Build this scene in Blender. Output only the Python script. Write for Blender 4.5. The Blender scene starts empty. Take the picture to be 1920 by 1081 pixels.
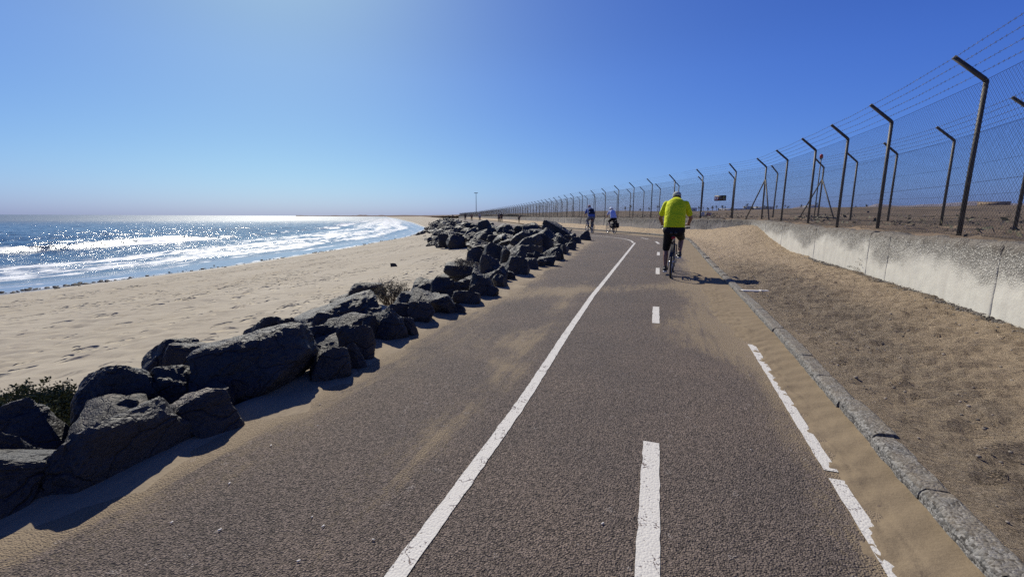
import bpy, bmesh, math, random
import numpy as np
from mathutils import Vector, Matrix, Quaternion

random.seed(7)
RNG = np.random.default_rng(11)
SC = bpy.context.scene
COL = SC.collection

# ------------------------------------------------------------------ camera
CAM_H = 1.28
FOC = 800.0                      # focal length in pixels of a 1920 wide frame
PITCH = math.atan(134.7 / FOC)
ROLL = 0.0039
_f = Vector((0, math.cos(PITCH), -math.sin(PITCH)))
_u = Vector((0, math.sin(PITCH), math.cos(PITCH)))
_r = Vector((1, 0, 0))
C_R = _r * math.cos(ROLL) + _u * math.sin(ROLL)
C_U = _u * math.cos(ROLL) - _r * math.sin(ROLL)
C_F = _f
cam_d = bpy.data.cameras.new('camera')
cam = bpy.data.objects.new('camera', cam_d)
COL.objects.link(cam)
m = Matrix.Identity(4)
for i in range(3):
    m[i][0] = C_R[i]; m[i][1] = C_U[i]; m[i][2] = -C_F[i]
m[2][3] = CAM_H
cam.matrix_world = m
cam_d.sensor_width = 36.0
cam_d.lens = FOC / 1920 * 36.0
cam_d.clip_start = 0.05
cam_d.clip_end = 60000
SC.camera = cam

# ------------------------------------------------------------------ sky, sun, exposure
SUN_AZ = math.radians(-27)       # from +Y towards +X
SUN_EL = math.radians(40)
SUN_DIR = Vector((math.sin(SUN_AZ) * math.cos(SUN_EL), math.cos(SUN_AZ) * math.cos(SUN_EL), math.sin(SUN_EL)))
world = bpy.data.worlds.new('World')
SC.world = world
world.use_nodes = True
wn = world.node_tree
for n in list(wn.nodes):
    wn.nodes.remove(n)
sky = wn.nodes.new('ShaderNodeTexSky')
sky.sky_type = 'NISHITA'
sky.sun_disc = False
sky.sun_elevation = SUN_EL
sky.sun_rotation = SUN_AZ
sky.altitude = 0
sky.air_density = 1.0
sky.dust_density = 1.1
sky.ozone_density = 3.0
hsv = wn.nodes.new('ShaderNodeHueSaturation')
hsv.inputs['Saturation'].default_value = 1.12
hsv.inputs['Value'].default_value = 1.0
bgn = wn.nodes.new('ShaderNodeBackground')
bgn.inputs['Strength'].default_value = 0.085
wo = wn.nodes.new('ShaderNodeOutputWorld')
wn.links.new(sky.outputs[0], hsv.inputs['Color'])
# clear maritime air: deeper blue overhead, a cool pale band low down
wtc = wn.nodes.new('ShaderNodeTexCoord'); wsx = wn.nodes.new('ShaderNodeSeparateXYZ')
wmr = wn.nodes.new('ShaderNodeMapRange'); wmr.inputs[1].default_value = 0.0; wmr.inputs[2].default_value = 0.35
wtint = wn.nodes.new('ShaderNodeMix'); wtint.data_type = 'RGBA'
wtint.inputs[6].default_value = (0.440, 0.665, 1.13, 1); wtint.inputs[7].default_value = (0.405, 0.600, 0.935, 1)
wmul = wn.nodes.new('ShaderNodeMix'); wmul.data_type = 'RGBA'; wmul.blend_type = 'MULTIPLY'; wmul.inputs[0].default_value = 1.0
wn.links.new(wtc.outputs['Generated'], wsx.inputs[0]); wn.links.new(wsx.outputs[2], wmr.inputs[0])
wn.links.new(wmr.outputs[0], wtint.inputs[0]); wn.links.new(wtint.outputs[2], wmul.inputs[7])
wsep = wn.nodes.new('ShaderNodeSeparateColor'); wcomb = wn.nodes.new('ShaderNodeCombineColor')
wn.links.new(hsv.outputs[0], wsep.inputs[0])
_prev = wsep.outputs[2]
for _op, _a in (('MULTIPLY', -0.2187), ('EXPONENT', None), ('SUBTRACT', 1.0), ('MULTIPLY', 9.88)):
    _m = wn.nodes.new('ShaderNodeMath'); _m.operation = _op
    if _op == 'SUBTRACT':
        _m.inputs[0].default_value = 1.0; wn.links.new(_prev, _m.inputs[1])
    else:
        wn.links.new(_prev, _m.inputs[0])
        if _a is not None: _m.inputs[1].default_value = _a
    _prev = _m.outputs[0]
wn.links.new(wsep.outputs[0], wcomb.inputs[0]); wn.links.new(wsep.outputs[1], wcomb.inputs[1]); wn.links.new(_prev, wcomb.inputs[2])
wn.links.new(wcomb.outputs[0], wmul.inputs[6])
# the sky keeps deepening towards the zenith
wmr2 = wn.nodes.new('ShaderNodeMapRange'); wmr2.inputs[1].default_value = 0.28; wmr2.inputs[2].default_value = 0.95
wmr2.inputs[3].default_value = 1.0; wmr2.inputs[4].default_value = 0.6
wz = wn.nodes.new('ShaderNodeVectorMath'); wz.operation = 'SCALE'
wn.links.new(wsx.outputs[2], wmr2.inputs[0]); wn.links.new(wmul.outputs[2], wz.inputs[0]); wn.links.new(wmr2.outputs[0], wz.inputs['Scale'])
wn.links.new(wz.outputs[0], bgn.inputs['Color'])
wn.links.new(bgn.outputs[0], wo.inputs['Surface'])

sun_d = bpy.data.lights.new('sun', 'SUN')
sun_d.energy = 5.0
sun_d.angle = math.radians(0.5)
sun_d.color = (1.0, 0.945, 0.82)
sun = bpy.data.objects.new('sun', sun_d)
COL.objects.link(sun)
sun.rotation_euler = SUN_DIR.to_track_quat('Z', 'Y').to_euler()

SC.view_settings.view_transform = 'Standard'
SC.view_settings.look = 'None'
SC.view_settings.exposure = 0.1
SC.view_settings.gamma = 1.0
SC.view_settings.use_curve_mapping = False
SC.render.engine = 'CYCLES'
SC.cycles.use_denoising = False
SC.cycles.max_bounces = 6
SC.cycles.transparent_max_bounces = 8


# ------------------------------------------------------------------ geometry helpers
def ray(px, py):
    d = C_F + C_R * ((px - 960) / FOC) - C_U * ((py - 540.5) / FOC)
    return d


def W(px, py, z=0.0):
    """point where the line of sight through a place in the photograph meets height z"""
    d = ray(px, py)
    t = (z - CAM_H) / d.z
    return Vector((d.x * t, d.y * t, z))


def WD(px, py, zc):
    d = ray(px, py)
    return Vector((0, 0, CAM_H)) + d * zc


def Y(zc, z=0.0):
    return (zc - (CAM_H - z) * math.sin(PITCH)) / math.cos(PITCH)


def sstep(a, b, v):
    t = np.clip((np.asarray(v, float) - a) / (b - a), 0, 1)
    return t * t * (3 - 2 * t)


def lift(y):
    """the ground climbs gently towards the bend"""
    return 0.2 * sstep(7, 22, y)


def curve_fn(pts, zs=0.1, sm=1.2):
    """pts (x, zc) -> smooth x(y)"""
    ys = np.array([Y(p[1], zs) for p in pts]); xs = np.array([p[0] for p in pts])
    g = np.concatenate([np.arange(-12, 120, 0.1), np.arange(120, 12000, 10.)])
    sl0 = (xs[1] - xs[0]) / (ys[1] - ys[0]); sl1 = (xs[-1] - xs[-2]) / (ys[-1] - ys[-2])
    v = np.interp(g, ys, xs)
    v = np.where(g < ys[0], xs[0] + (g - ys[0]) * sl0, v)
    v = np.where(g > ys[-1], xs[-1] + (g - ys[-1]) * sl1, v)
    n = int(sm / 0.1)
    if n > 1:
        k = np.hanning(2 * n + 3); k /= k.sum()
        near = g < 115
        vv = np.convolve(np.pad(v[near], n + 1, mode='reflect', reflect_type='odd'), k, 'valid')
        v = v.copy(); v[near] = vv
    return lambda y: np.interp(y, g, v)


xL = curve_fn([(-2.05, 1.62), (-1.72, 2.1), (-1.4, 3.1), (-1.22, 4.0), (-0.68, 5.5), (-0.1, 7.2), (0.68, 10.0), (1.9, 13.8), (3.5, 19.3), (3.45, 23),
               (1.5, 31), (-2, 45), (-6, 62), (-9, 81), (-29, 200), (-85, 450)], 0, 0.9)
xR = curve_fn([(1.70, 1.55), (2.78, 4.45), (3.84, 7.4), (8.15, 19.8), (8.75, 22.5), (8.5, 26.5), (7.3, 31.5), (5.9, 37), (4, 45), (1.5, 60), (-1, 81), (-20, 200), (-71, 450)], 0, 1.0)
xWall = curve_fn([(3.6, 0.6), (5.45, 4.5), (6.35, 6.4), (7.4, 9.05), (8.1, 11.1), (8.8, 13.2), (9.6, 15.8), (10.25, 17.8), (10.5, 19), (10.2, 20.6), (9.75, 22.8), (9.4, 25.7),
                  (8.95, 28.2), (8.6, 31.6), (8.3, 34.3), (7.9, 38.2), (7.5, 40.9), (6.5, 45.6), (5.3, 56.5), (4.0, 68), (2.4, 81), (-15.4, 200), (-65, 450)], 0.3, 0.7)
xShore = curve_fn([(-27.5, 14), (-24.7, 20.5), (-21.6, 30.5), (-19.8, 49), (-19.2, 79), (-26, 130), (-62, 260), (-170, 620), (-600, 2000), (-2400, 8000)], -2.4, 3)
xLine = curve_fn([(-0.43, 1.50), (-0.24, 2.04), (0.095, 3.05), (0.61, 4.75), (1.35, 7.1), (2.55, 10.6), (5.35, 18.6), (5.95, 20.6), (6.05, 22.0), (5.75, 23.4)], 0, 0.3)
SEA = -2.5


def _hash(ix, iy, iz, seed):
    h = (ix.astype(np.int64) * 374761393 + iy.astype(np.int64) * 668265263 + iz.astype(np.int64) * 2147483647 + seed * 974634541) & 0x7fffffff
    h = ((h ^ (h >> 13)) * 1274126177) & 0x7fffffff
    h = (h ^ (h >> 16)) & 0xffff
    return h / 32767.5 - 1.0


def vnoise(p, seed=0):
    p = np.asarray(p, float)
    i = np.floor(p).astype(np.int64); f = p - i
    f = f * f * f * (f * (f * 6 - 15) + 10)
    out = 0
    for dx in (0, 1):
        wx = f[..., 0] if dx else 1 - f[..., 0]
        for dy in (0, 1):
            wy = f[..., 1] if dy else 1 - f[..., 1]
            for dz in (0, 1):
                wz = f[..., 2] if dz else 1 - f[..., 2]
                out = out + wx * wy * wz * _hash(i[..., 0] + dx, i[..., 1] + dy, i[..., 2] + dz, seed)
    return out


def fbm(p, seed=0, oct=4, gain=0.5):
    a = 1.0; s = 0; p = np.asarray(p, float)
    for o in range(oct):
        s = s + a * vnoise(p, seed + o * 17); p = p * 2.03 + 11.7; a *= gain
    return s


def n2(x, y, sc=1.0, seed=0, oct=4, gain=0.5):
    x = np.asarray(x, float); y = np.asarray(y, float)
    x, y = np.broadcast_arrays(x, y)
    return fbm(np.stack([x * sc, y * sc, np.zeros_like(x) + 0.37], -1), seed, oct, gain)


def link(o, parent=None):
    COL.objects.link(o)
    if parent is not None:
        o.parent = parent
    return o


def tag(o, label=None, cat=None, group=None, kind=None):
    if label: o['label'] = label
    if cat: o['category'] = cat
    if group: o['group'] = group
    if kind: o['kind'] = kind
    return o


def empty(name, loc=(0, 0, 0), rz=0.0, parent=None):
    o = bpy.data.objects.new(name, None)
    o.location = loc; o.rotation_euler = (0, 0, rz)
    o.empty_display_size = 0.1
    return link(o, parent)


def mesh_from(name, verts, faces, mat=None, parent=None, smooth=True, attrs=None):
    me = bpy.data.meshes.new(name)
    verts = np.asarray(verts, np.float32)
    if isinstance(faces, np.ndarray):
        k = faces.shape[1]; nf = len(faces)
        me.vertices.add(len(verts)); me.vertices.foreach_set('co', verts.ravel())
        me.loops.add(nf * k); me.loops.foreach_set('vertex_index', faces.astype(np.int32).ravel())
        me.polygons.add(nf); me.polygons.foreach_set('loop_start', np.arange(0, nf * k, k, dtype=np.int32))
        me.update(calc_edges=True)
    else:
        me.from_pydata([tuple(map(float, v)) for v in verts], [], faces)
        me.update()
    me.polygons.foreach_set('use_smooth', [smooth] * len(me.polygons))
    if attrs:
        for k2, v in attrs.items():
            a = me.attributes.new(k2, 'FLOAT', 'POINT')
            a.data.foreach_set('value', np.asarray(v, np.float32).ravel())
    if mat: me.materials.append(mat)
    o = bpy.data.objects.new(name, me)
    return link(o, parent)


def grid_obj(name, P, mat=None, parent=None, attrs=None, smooth=True, flip=False):
    n, k, _ = P.shape
    idx = np.arange(n * k).reshape(n, k)
    a = idx[:-1, :-1].ravel(); b = idx[1:, :-1].ravel(); c = idx[1:, 1:].ravel(); d = idx[:-1, 1:].ravel()
    F = np.stack([a, d, c, b] if not flip else [a, b, c, d], 1)
    return mesh_from(name, P.reshape(-1, 3), F, mat, parent, smooth, attrs)


class MB:
    """collects simple shapes and links them as one mesh object"""
    def __init__(self):
        self.v = []; self.f = []

    def add(self, verts, faces):
        o = len(self.v)
        self.v += [tuple(v) for v in verts]
        self.f += [tuple(i + o for i in f) for f in faces]
        return self

    def box(self, c, s, rot=None):
        c = Vector(c); hx, hy, hz = s[0] / 2, s[1] / 2, s[2] / 2
        vs = [Vector((x, y, z)) for x in (-hx, hx) for y in (-hy, hy) for z in (-hz, hz)]
        if rot is not None: vs = [rot @ v for v in vs]
        vs = [v + c for v in vs]
        return self.add(vs, [(0, 1, 3, 2), (4, 6, 7, 5), (0, 4, 5, 1), (2, 3, 7, 6), (0, 2, 6, 4), (1, 5, 7, 3)])

    def tube(self, pts, r, seg=8, cap=True, closed=False):
        pts = [Vector(p) for p in pts]; n = len(pts)
        rr = r if isinstance(r, (list, tuple)) else [r] * n
        rings = []; up = None
        for i, p in enumerate(pts):
            if closed:
                t = pts[(i + 1) % n] - pts[i - 1]
            else:
                t = pts[min(i + 1, n - 1)] - pts[max(i - 1, 0)]
            if t.length < 1e-9: t = Vector((0, 0, 1))
            t.normalize()
            if up is None:
                up = t.orthogonal().normalized()
            else:
                up = up - t * up.dot(t)
                up = up.normalized() if up.length > 1e-6 else t.orthogonal().normalized()
            sd = t.cross(up)
            rings.append([p + (up * math.cos(2 * math.pi * k / seg) + sd * math.sin(2 * math.pi * k / seg)) * rr[i] for k in range(seg)])
        vs = [v for rg in rings for v in rg]; fs = []
        for i in range(n if closed else n - 1):
            j = (i + 1) % n
            for k in range(seg):
                fs.append((i * seg + k, i * seg + (k + 1) % seg, j * seg + (k + 1) % seg, j * seg + k))
        if cap and not closed:
            fs.append(tuple(range(seg))[::-1]); fs.append(tuple((n - 1) * seg + k for k in range(seg)))
        return self.add(vs, fs)

    def capsule(self, a, ra, b, rb, seg=12):
        a = Vector(a); b = Vector(b); t = (b - a)
        t = t.normalized() if t.length > 1e-6 else Vector((0, 0, 1))
        pts = []; rr = []
        for i in range(4, -1, -1):
            th = i / 4.6 * math.pi / 2
            pts.append(a - t * ra * math.sin(th)); rr.append(ra * math.cos(th))
        for i in range(5):
            th = i / 4.6 * math.pi / 2
            pts.append(b + t * rb * math.sin(th)); rr.append(rb * math.cos(th))
        return self.tube(pts, rr, seg)

    def sphere(self, c, r, seg=12, rings=8):
        c = Vector(c); r = (r, r, r) if not isinstance(r, (tuple, list)) else r
        vs = [c + Vector((0, 0, r[2]))]; fs = []
        for i in range(1, rings):
            th = math.pi * i / rings
            for k in range(seg):
                ph = 2 * math.pi * k / seg
                vs.append(c + Vector((r[0] * math.sin(th) * math.cos(ph), r[1] * math.sin(th) * math.sin(ph), r[2] * math.cos(th))))
        vs.append(c - Vector((0, 0, r[2])))
        for k in range(seg):
            fs.append((0, 1 + k, 1 + (k + 1) % seg))
            for i in range(rings - 2):
                a0 = 1 + i * seg
                fs.append((a0 + k, a0 + seg + k, a0 + seg + (k + 1) % seg, a0 + (k + 1) % seg))
            fs.append((len(vs) - 1, 1 + (rings - 2) * seg + (k + 1) % seg, 1 + (rings - 2) * seg + k))
        return self.add(vs, fs)

    def build(self, name, mat=None, parent=None, smooth=True):
        o = mesh_from(name, self.v, self.f, mat, parent, smooth)
        return o


def remeshed(mb, name, mat, parent, voxel=0.012, smooth_it=4):
    """fuses overlapping shapes into one continuous skin"""
    o = mb.build('tmp', None, None)
    md = o.modifiers.new('r', 'REMESH'); md.mode = 'VOXEL'; md.voxel_size = voxel
    if smooth_it:
        sm = o.modifiers.new('s', 'SMOOTH'); sm.factor = 0.5; sm.iterations = smooth_it
    dg = bpy.context.evaluated_depsgraph_get()
    me = bpy.data.meshes.new_from_object(o.evaluated_get(dg))
    old = o.data
    bpy.data.objects.remove(o); bpy.data.meshes.remove(old)
    me.name = name
    me.materials.clear()
    me.materials.append(mat)
    me.polygons.foreach_set('use_smooth', [True] * len(me.polygons))
    return link(bpy.data.objects.new(name, me), parent)


# ------------------------------------------------------------------ materials
class NT:
    def __init__(self, name):
        self.m = bpy.data.materials.new(name); self.m.use_nodes = True
        self.t = self.m.node_tree
        self.b = self.t.nodes['Principled BSDF']
        self.out = self.t.nodes['Material Output']

    def n(self, typ, **kw):
        nd = self.t.nodes.new('ShaderNode' + typ)
        ins = kw.pop('ins', {})
        for k, v in kw.items(): setattr(nd, k, v)
        for k, v in ins.items(): self.set(nd.inputs[k], v)
        return nd

    def set(self, sock, v):
        if isinstance(v, bpy.types.NodeSocket): self.t.links.new(v, sock)
        elif isinstance(v, bpy.types.Node): self.t.links.new(v.outputs[0], sock)
        elif isinstance(v, (tuple, list)) and len(v) == 3 and sock.type == 'RGBA': sock.default_value = (*v, 1)
        else: sock.default_value = v

    def pos(self):
        return self.n('NewGeometry').outputs['Position']

    def obj(self):
        return self.n('TexCoord').outputs['Object']

    def scale(self, vec, s):
        return self.n('Mapping', ins={'Vector': vec, 'Scale': s if isinstance(s, (tuple, list)) else (s, s, s)}).outputs[0]

    def rotz(self, vec, a):
        return self.n('Mapping', ins={'Vector': vec, 'Rotation': (0, 0, a)}).outputs[0]

    def noise(self, vec, sc, detail=4, rough=0.55, dist=0.0):
        return self.n('TexNoise', ins={'Vector': vec, 'Scale': sc, 'Detail': detail, 'Roughness': rough, 'Distortion': dist}).outputs[0]

    def vor(self, vec, sc, out='Distance', feature='F1', rnd=1.0):
        return self.n('TexVoronoi', feature=feature, ins={'Vector': vec, 'Scale': sc, 'Randomness': rnd}).outputs[out]

    def math(self, op, a, b=0.0, clamp=False):
        return self.n('Math', operation=op, use_clamp=clamp, ins={0: a, 1: b}).outputs[0]

    def rng(self, v, a, b, c=0.0, d=1.0, smooth=False):
        nd = self.n('MapRange', ins={0: v, 1: a, 2: b, 3: c, 4: d}); nd.clamp = True
        if smooth: nd.interpolation_type = 'SMOOTHSTEP'
        return nd.outputs[0]

    def mix(self, f, a, b, blend='MIX'):
        nd = self.n('Mix', data_type='RGBA', blend_type=blend)
        self.set(nd.inputs[0], f); self.set(nd.inputs[6], a); self.set(nd.inputs[7], b)
        return nd.outputs[2]

    def attr(self, name, kind='GEOMETRY'):
        return self.n('Attribute', attribute_name=name, attribute_type=kind).outputs['Fac']

    def bump(self, h, strength=0.5, dist=0.01, normal=None):
        nd = self.n('Bump', ins={'Height': h, 'Strength': strength, 'Distance': dist})
        if normal is not None: self.set(nd.inputs['Normal'], normal)
        return nd.outputs[0]

    def fin(self, base=None, rough=None, normal=None, **kw):
        if base is not None: self.set(self.b.inputs['Base Color'], base)
        if rough is not None: self.set(self.b.inputs['Roughness'], rough)
        if normal is not None: self.set(self.b.inputs['Normal'], normal)
        for k, v in kw.items(): self.set(self.b.inputs[k.replace('_', ' ')], v)
        return self.m


def simple(name, base, rough=0.6, metal=0.0, var=0.0, sc=8.0, bump=0.0, bsc=60.0, bd=0.003, spec=0.5):
    k = NT(name); co = k.obj()
    c = base
    if var:
        v = k.noise(co, sc, 4)
        c = k.mix(k.rng(v, 0.3, 0.7), tuple(x * (1 - var) for x in base), tuple(min(1, x * (1 + var)) for x in base))
    nm = k.bump(k.noise(co, bsc, 3), bump, bd) if bump else None
    return k.fin(c, rough, nm, Metallic=metal, Specular_IOR_Level=spec)


SAND = (0.325, 0.283, 0.208)
SAND_B = (0.385, 0.345, 0.268)


def make_asphalt():
    k = NT('asphalt'); p = k.pos()
    v1 = k.n('TexVoronoi', ins={'Vector': p, 'Scale': 135.0})
    big = k.noise(p, 0.9, 5, 0.6)
    med = k.noise(p, 7.0, 5, 0.65)
    fine = k.noise(p, 85.0, 5, 0.75)
    worm = k.noise(p, 42.0, 5, 0.7, 0.6)
    chip = k.mix(k.rng(v1.outputs['Color'], 0.1, 0.9), (0.068, 0.054, 0.044), (0.238, 0.190, 0.157))
    tone = k.mix(k.rng(big, 0.3, 0.7), (0.80, 0.80, 0.82), (1.12, 1.07, 1.02))
    chip = k.mix(1.0, chip, tone, 'MULTIPLY')
    # dark bitumen in the pores between the chips
    pore = k.rng(k.math('ADD', k.math('MULTIPLY', v1.outputs['Distance'], 0.55), k.math('MULTIPLY', worm, 0.9)), 0.72, 0.95)
    chip = k.mix(k.math('MULTIPLY', pore, 0.75), chip, (0.022, 0.018, 0.017))
    # sand lodged between the chips, more of it where it has drifted
    s = k.attr('sand')
    lev = k.math('ADD', k.math('MULTIPLY', s, 1.5), k.math('MULTIPLY', k.math('SUBTRACT', med, 0.5), 0.75))
    lev = k.math('ADD', lev, k.math('MULTIPLY', k.math('SUBTRACT', big, 0.5), 0.35))
    lev = k.math('ADD', lev, k.math('MULTIPLY', k.math('SUBTRACT', worm, 0.5), 1.3))
    stk = k.noise(k.scale(k.rotz(p, 0.32), (5.5, 0.55, 1)), 2.0, 6, 0.72, 0.4)
    lev = k.math('ADD', lev, k.math('MULTIPLY', k.math('MULTIPLY', k.math('SUBTRACT', stk, 0.5), 2.2), k.rng(s, 0.05, 0.4)))
    f = k.rng(lev, 0.30, 0.80, 0, 0.93)
    base = k.mix(f, chip, k.mix(fine, (0.175, 0.132, 0.082), (0.30, 0.230, 0.15)))
    # a few pale chips
    sp = k.math('GREATER_THAN', k.vor(p, 34.0, 'Color'), 0.92)
    base = k.mix(k.math('MULTIPLY', sp, k.rng(v1.outputs['Distance'], 0.45, 0.3, 0, 0.5)), base, (0.42, 0.38, 0.35))
    h = k.math('MULTIPLY', k.math('SUBTRACT', 1.0, v1.outputs['Distance']), 0.8)
    h = k.math('SUBTRACT', k.math('ADD', h, k.math('MULTIPLY', fine, 0.7)), k.math('MULTIPLY', pore, 0.6))
    h = k.math('MULTIPLY', h, k.rng(s, 0.2, 1.0, 1.0, 0.45))
    nm = k.bump(h, 1.0, 0.007)
    nm = k.bump(worm, 0.5, 0.007, nm)
    return k.fin(base, 0.8, nm, Specular_IOR_Level=0.25)


def make_sand(name, a, b, wet=False):
    k = NT(name); p = k.pos()
    big = k.noise(p, 0.22, 5, 0.6)
    along = k.noise(k.scale(k.rotz(p, 0.12), (0.9, 0.16, 1)), 1.1, 5, 0.6)
    fine = k.noise(p, 40.0, 5, 0.7)
    base = k.mix(k.rng(big, 0.3, 0.7), a, b)
    base = k.mix(k.rng(along, 0.35, 0.75), base, k.mix(1.0, base, (0.80, 0.79, 0.80), 'MULTIPLY'))
    base = k.mix(k.rng(fine, 0.2, 0.8, 0, 0.35), base, (0.30, 0.23, 0.155))
    base = k.mix(k.math('MULTIPLY', k.attr('warm'), 0.85), base, k.mix(fine, (0.19, 0.145, 0.092), (0.30, 0.232, 0.150)))
    # footprints: scattered dimples in wandering trails
    wob = k.n('VectorMath', operation='ADD', ins={0: p, 1: k.n('VectorMath', operation='SCALE', ins={0: k.n('TexNoise', ins={'Vector': p, 'Scale': 1.1, 'Detail': 3}).outputs[1], 'Scale': 0.55}).outputs[0]}).outputs[0]
    v = k.n('TexVoronoi', voronoi_dimensions='2D', ins={'Vector': k.scale(wob, (1.7, 1.15, 1.0)), 'Scale': 1.0})
    dim = k.rng(v.outputs['Distance'], 0.10, 0.30, 1.0, 0.0, True)
    keep = k.math('GREATER_THAN', v.outputs['Color'], 0.45)
    trail = k.rng(k.noise(k.scale(k.rotz(p, 0.2), (0.5, 0.07, 1)), 1.3, 3), 0.42, 0.58)
    v2 = k.n('TexVoronoi', voronoi_dimensions='2D', ins={'Vector': k.scale(wob, (4.2, 3.0, 1.0)), 'Scale': 1.0})
    dim2 = k.math('MULTIPLY', k.rng(v2.outputs['Distance'], 0.12, 0.36, 1.0, 0.0, True), k.math('GREATER_THAN', v2.outputs['Color'], 0.5))
    dd = k.math('ADD', k.math('MULTIPLY', k.math('MULTIPLY', dim, keep), trail), k.math('MULTIPLY', dim2, k.math('MULTIPLY', trail, 0.6)))
    am = k.attr('tread')
    h = k.math('MULTIPLY', k.math('MULTIPLY', dd, -1.0), am)
    h = k.math('ADD', h, k.math('MULTIPLY', along, 0.5))
    nm = k.bump(h, 1.0, 0.15)
    nm = k.bump(k.math('ADD', k.noise(p, 5.0, 5, 0.6), k.math('MULTIPLY', fine, 0.12)), 0.28, 0.04, nm)
    w = k.attr('wet')
    base = k.mix(w, base, k.mix(1.0, base, (0.52, 0.50, 0.52), 'MULTIPLY'))
    # specks of grit and weed
    sp = k.vor(p, 9.0, 'Color')
    spf = k.math('MULTIPLY', k.math('GREATER_THAN', sp, 0.88), k.rng(k.vor(p, 9.0), 0.10, 0.16, 1.0, 0.0))
    base = k.mix(k.math('MULTIPLY', spf, 0.7), base, (0.10, 0.08, 0.06))
    return k.fin(base, k.rng(w, 0, 1, 0.9, 0.16), nm, Specular_IOR_Level=0.3)


def make_drift():
    k = NT('drift_sand'); p = k.pos()
    fine = k.noise(p, 90.0, 4, 0.7)
    big = k.noise(p, 2.4, 5, 0.6)
    base = k.mix(k.rng(big, 0.3, 0.7), (0.190, 0.144, 0.091), (0.245, 0.188, 0.121))
    base = k.mix(k.rng(fine, 0.3, 0.8, 0, 0.5), base, (0.135, 0.102, 0.064))
    sp = k.math('GREATER_THAN', k.vor(p, 55.0, 'Color'), 0.94)
    base = k.mix(k.math('MULTIPLY', sp, 0.6), base, (0.12, 0.09, 0.07))
    nm = k.bump(k.math('ADD', k.noise(p, 22.0, 5, 0.65), k.math('MULTIPLY', fine, 0.4)), 0.45, 0.012)
    return k.fin(base, 0.92, nm, Specular_IOR_Level=0.2)


def make_verge():
    k = NT('verge_dirt'); p = k.pos()
    s = k.attr('sand')
    q = k.rotz(p, 0.5)
    streak = k.noise(k.scale(q, (1.0, 3.0, 1)), 6.0, 7, 0.74, 0.8)
    streak2 = k.noise(k.scale(q, (0.7, 3.0, 1)), 17.0, 6, 0.78, 0.6)
    grit = k.n('TexVoronoi', ins={'Vector': p, 'Scale': 75.0})
    fine = k.noise(p, 110.0, 3, 0.7)
    dark = k.mix(k.rng(grit.outputs['Color'], 0.1, 0.9), (0.130, 0.106, 0.082), (0.400, 0.330, 0.252))
    sand = k.mix(k.rng(fine, 0.2, 0.8), (0.340, 0.258, 0.170), (0.480, 0.372, 0.252))
    lev = k.math('ADD', k.math('MULTIPLY', s, 1.05), k.math('MULTIPLY', k.math('SUBTRACT', streak, 0.5), 1.7))
    lev = k.math('ADD', lev, k.math('MULTIPLY', k.math('SUBTRACT', streak2, 0.5), 1.7))
    f = k.rng(lev, -0.15, 0.6, 0.15, 1)
    base = k.mix(f, dark, sand)
    sp = k.math('MULTIPLY', k.math('GREATER_THAN', k.vor(p, 24.0, 'Color'), 0.93), k.rng(k.vor(p, 24.0), 0.2, 0.3, 1.0, 0.0))
    base = k.mix(k.math('MULTIPLY', sp, 0.8), base, (0.45, 0.40, 0.34))
    rip = k.n('TexWave', wave_type='BANDS', ins={'Vector': k.rotz(p, 1.25), 'Scale': 3.6, 'Distortion': 5.0, 'Detail': 3.0, 'Detail Scale': 1.2}).outputs[1]
    h = k.math('ADD', k.math('MULTIPLY', streak, 1.1), k.math('MULTIPLY', streak2, 0.95))
    h = k.math('ADD', h, k.math('MULTIPLY', rip, k.math('MULTIPLY', s, 0.10)))
    h = k.math('MULTIPLY', h, k.rng(s, 0.0, 1.0, 1.0, 0.55))
    wob = k.n('VectorMath', operation='ADD', ins={0: p, 1: k.n('VectorMath', operation='SCALE', ins={0: k.n('TexNoise', ins={'Vector': p, 'Scale': 2.1, 'Detail': 3}).outputs[1], 'Scale': 0.3}).outputs[0]}).outputs[0]
    fv = k.n('TexVoronoi', voronoi_dimensions='2D', ins={'Vector': k.scale(wob, (2.6, 3.4, 1)), 'Scale': 1.0})
    step = k.math('MULTIPLY', k.rng(fv.outputs['Distance'], 0.12, 0.34, 1.0, 0.0, True), k.math('GREATER_THAN', fv.outputs['Color'], 0.5))
    h = k.math('SUBTRACT', h, k.math('MULTIPLY', step, 0.16))
    nm = k.bump(h, 1.0, 0.10)
    nm = k.bump(k.math('SUBTRACT', fine, grit.outputs['Distance']), 0.6, 0.006, nm)
    return k.fin(base, 0.93, nm, Specular_IOR_Level=0.2)


def make_paint():
    k = NT('road_paint'); p = k.pos()
    v = k.n('TexVoronoi', ins={'Vector': p, 'Scale': 95.0})
    n = k.noise(p, 9.0, 5, 0.7); n3 = k.noise(p, 70.0, 4, 0.7)
    wear = k.math('ADD', k.math('MULTIPLY', v.outputs['Distance'], 0.55), k.math('MULTIPLY', k.math('SUBTRACT', n, 0.5), 1.0))
    wear = k.math('ADD', wear, k.math('MULTIPLY', k.math('SUBTRACT', n3, 0.5), 0.9))
    cr = k.rng(k.vor(k.scale(p, (1, 1, 1)), 14.0, 'Distance', 'DISTANCE_TO_EDGE'), 0.0, 0.035, 0.35, 0.0)
    f = k.rng(k.math('ADD', wear, k.math('MULTIPLY', cr, k.rng(n, 0.4, 0.6))), 0.50, 0.62)
    base = k.mix(f, k.mix(n, (0.50, 0.475, 0.43), (0.60, 0.575, 0.53)), (0.13, 0.10, 0.092))
    h = k.math('SUBTRACT', 1.0, v.outputs['Distance'])
    nm = k.bump(k.math('SUBTRACT', h, f), 0.5, 0.004)
    return k.fin(base, 0.75, nm, Specular_IOR_Level=0.3)


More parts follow.
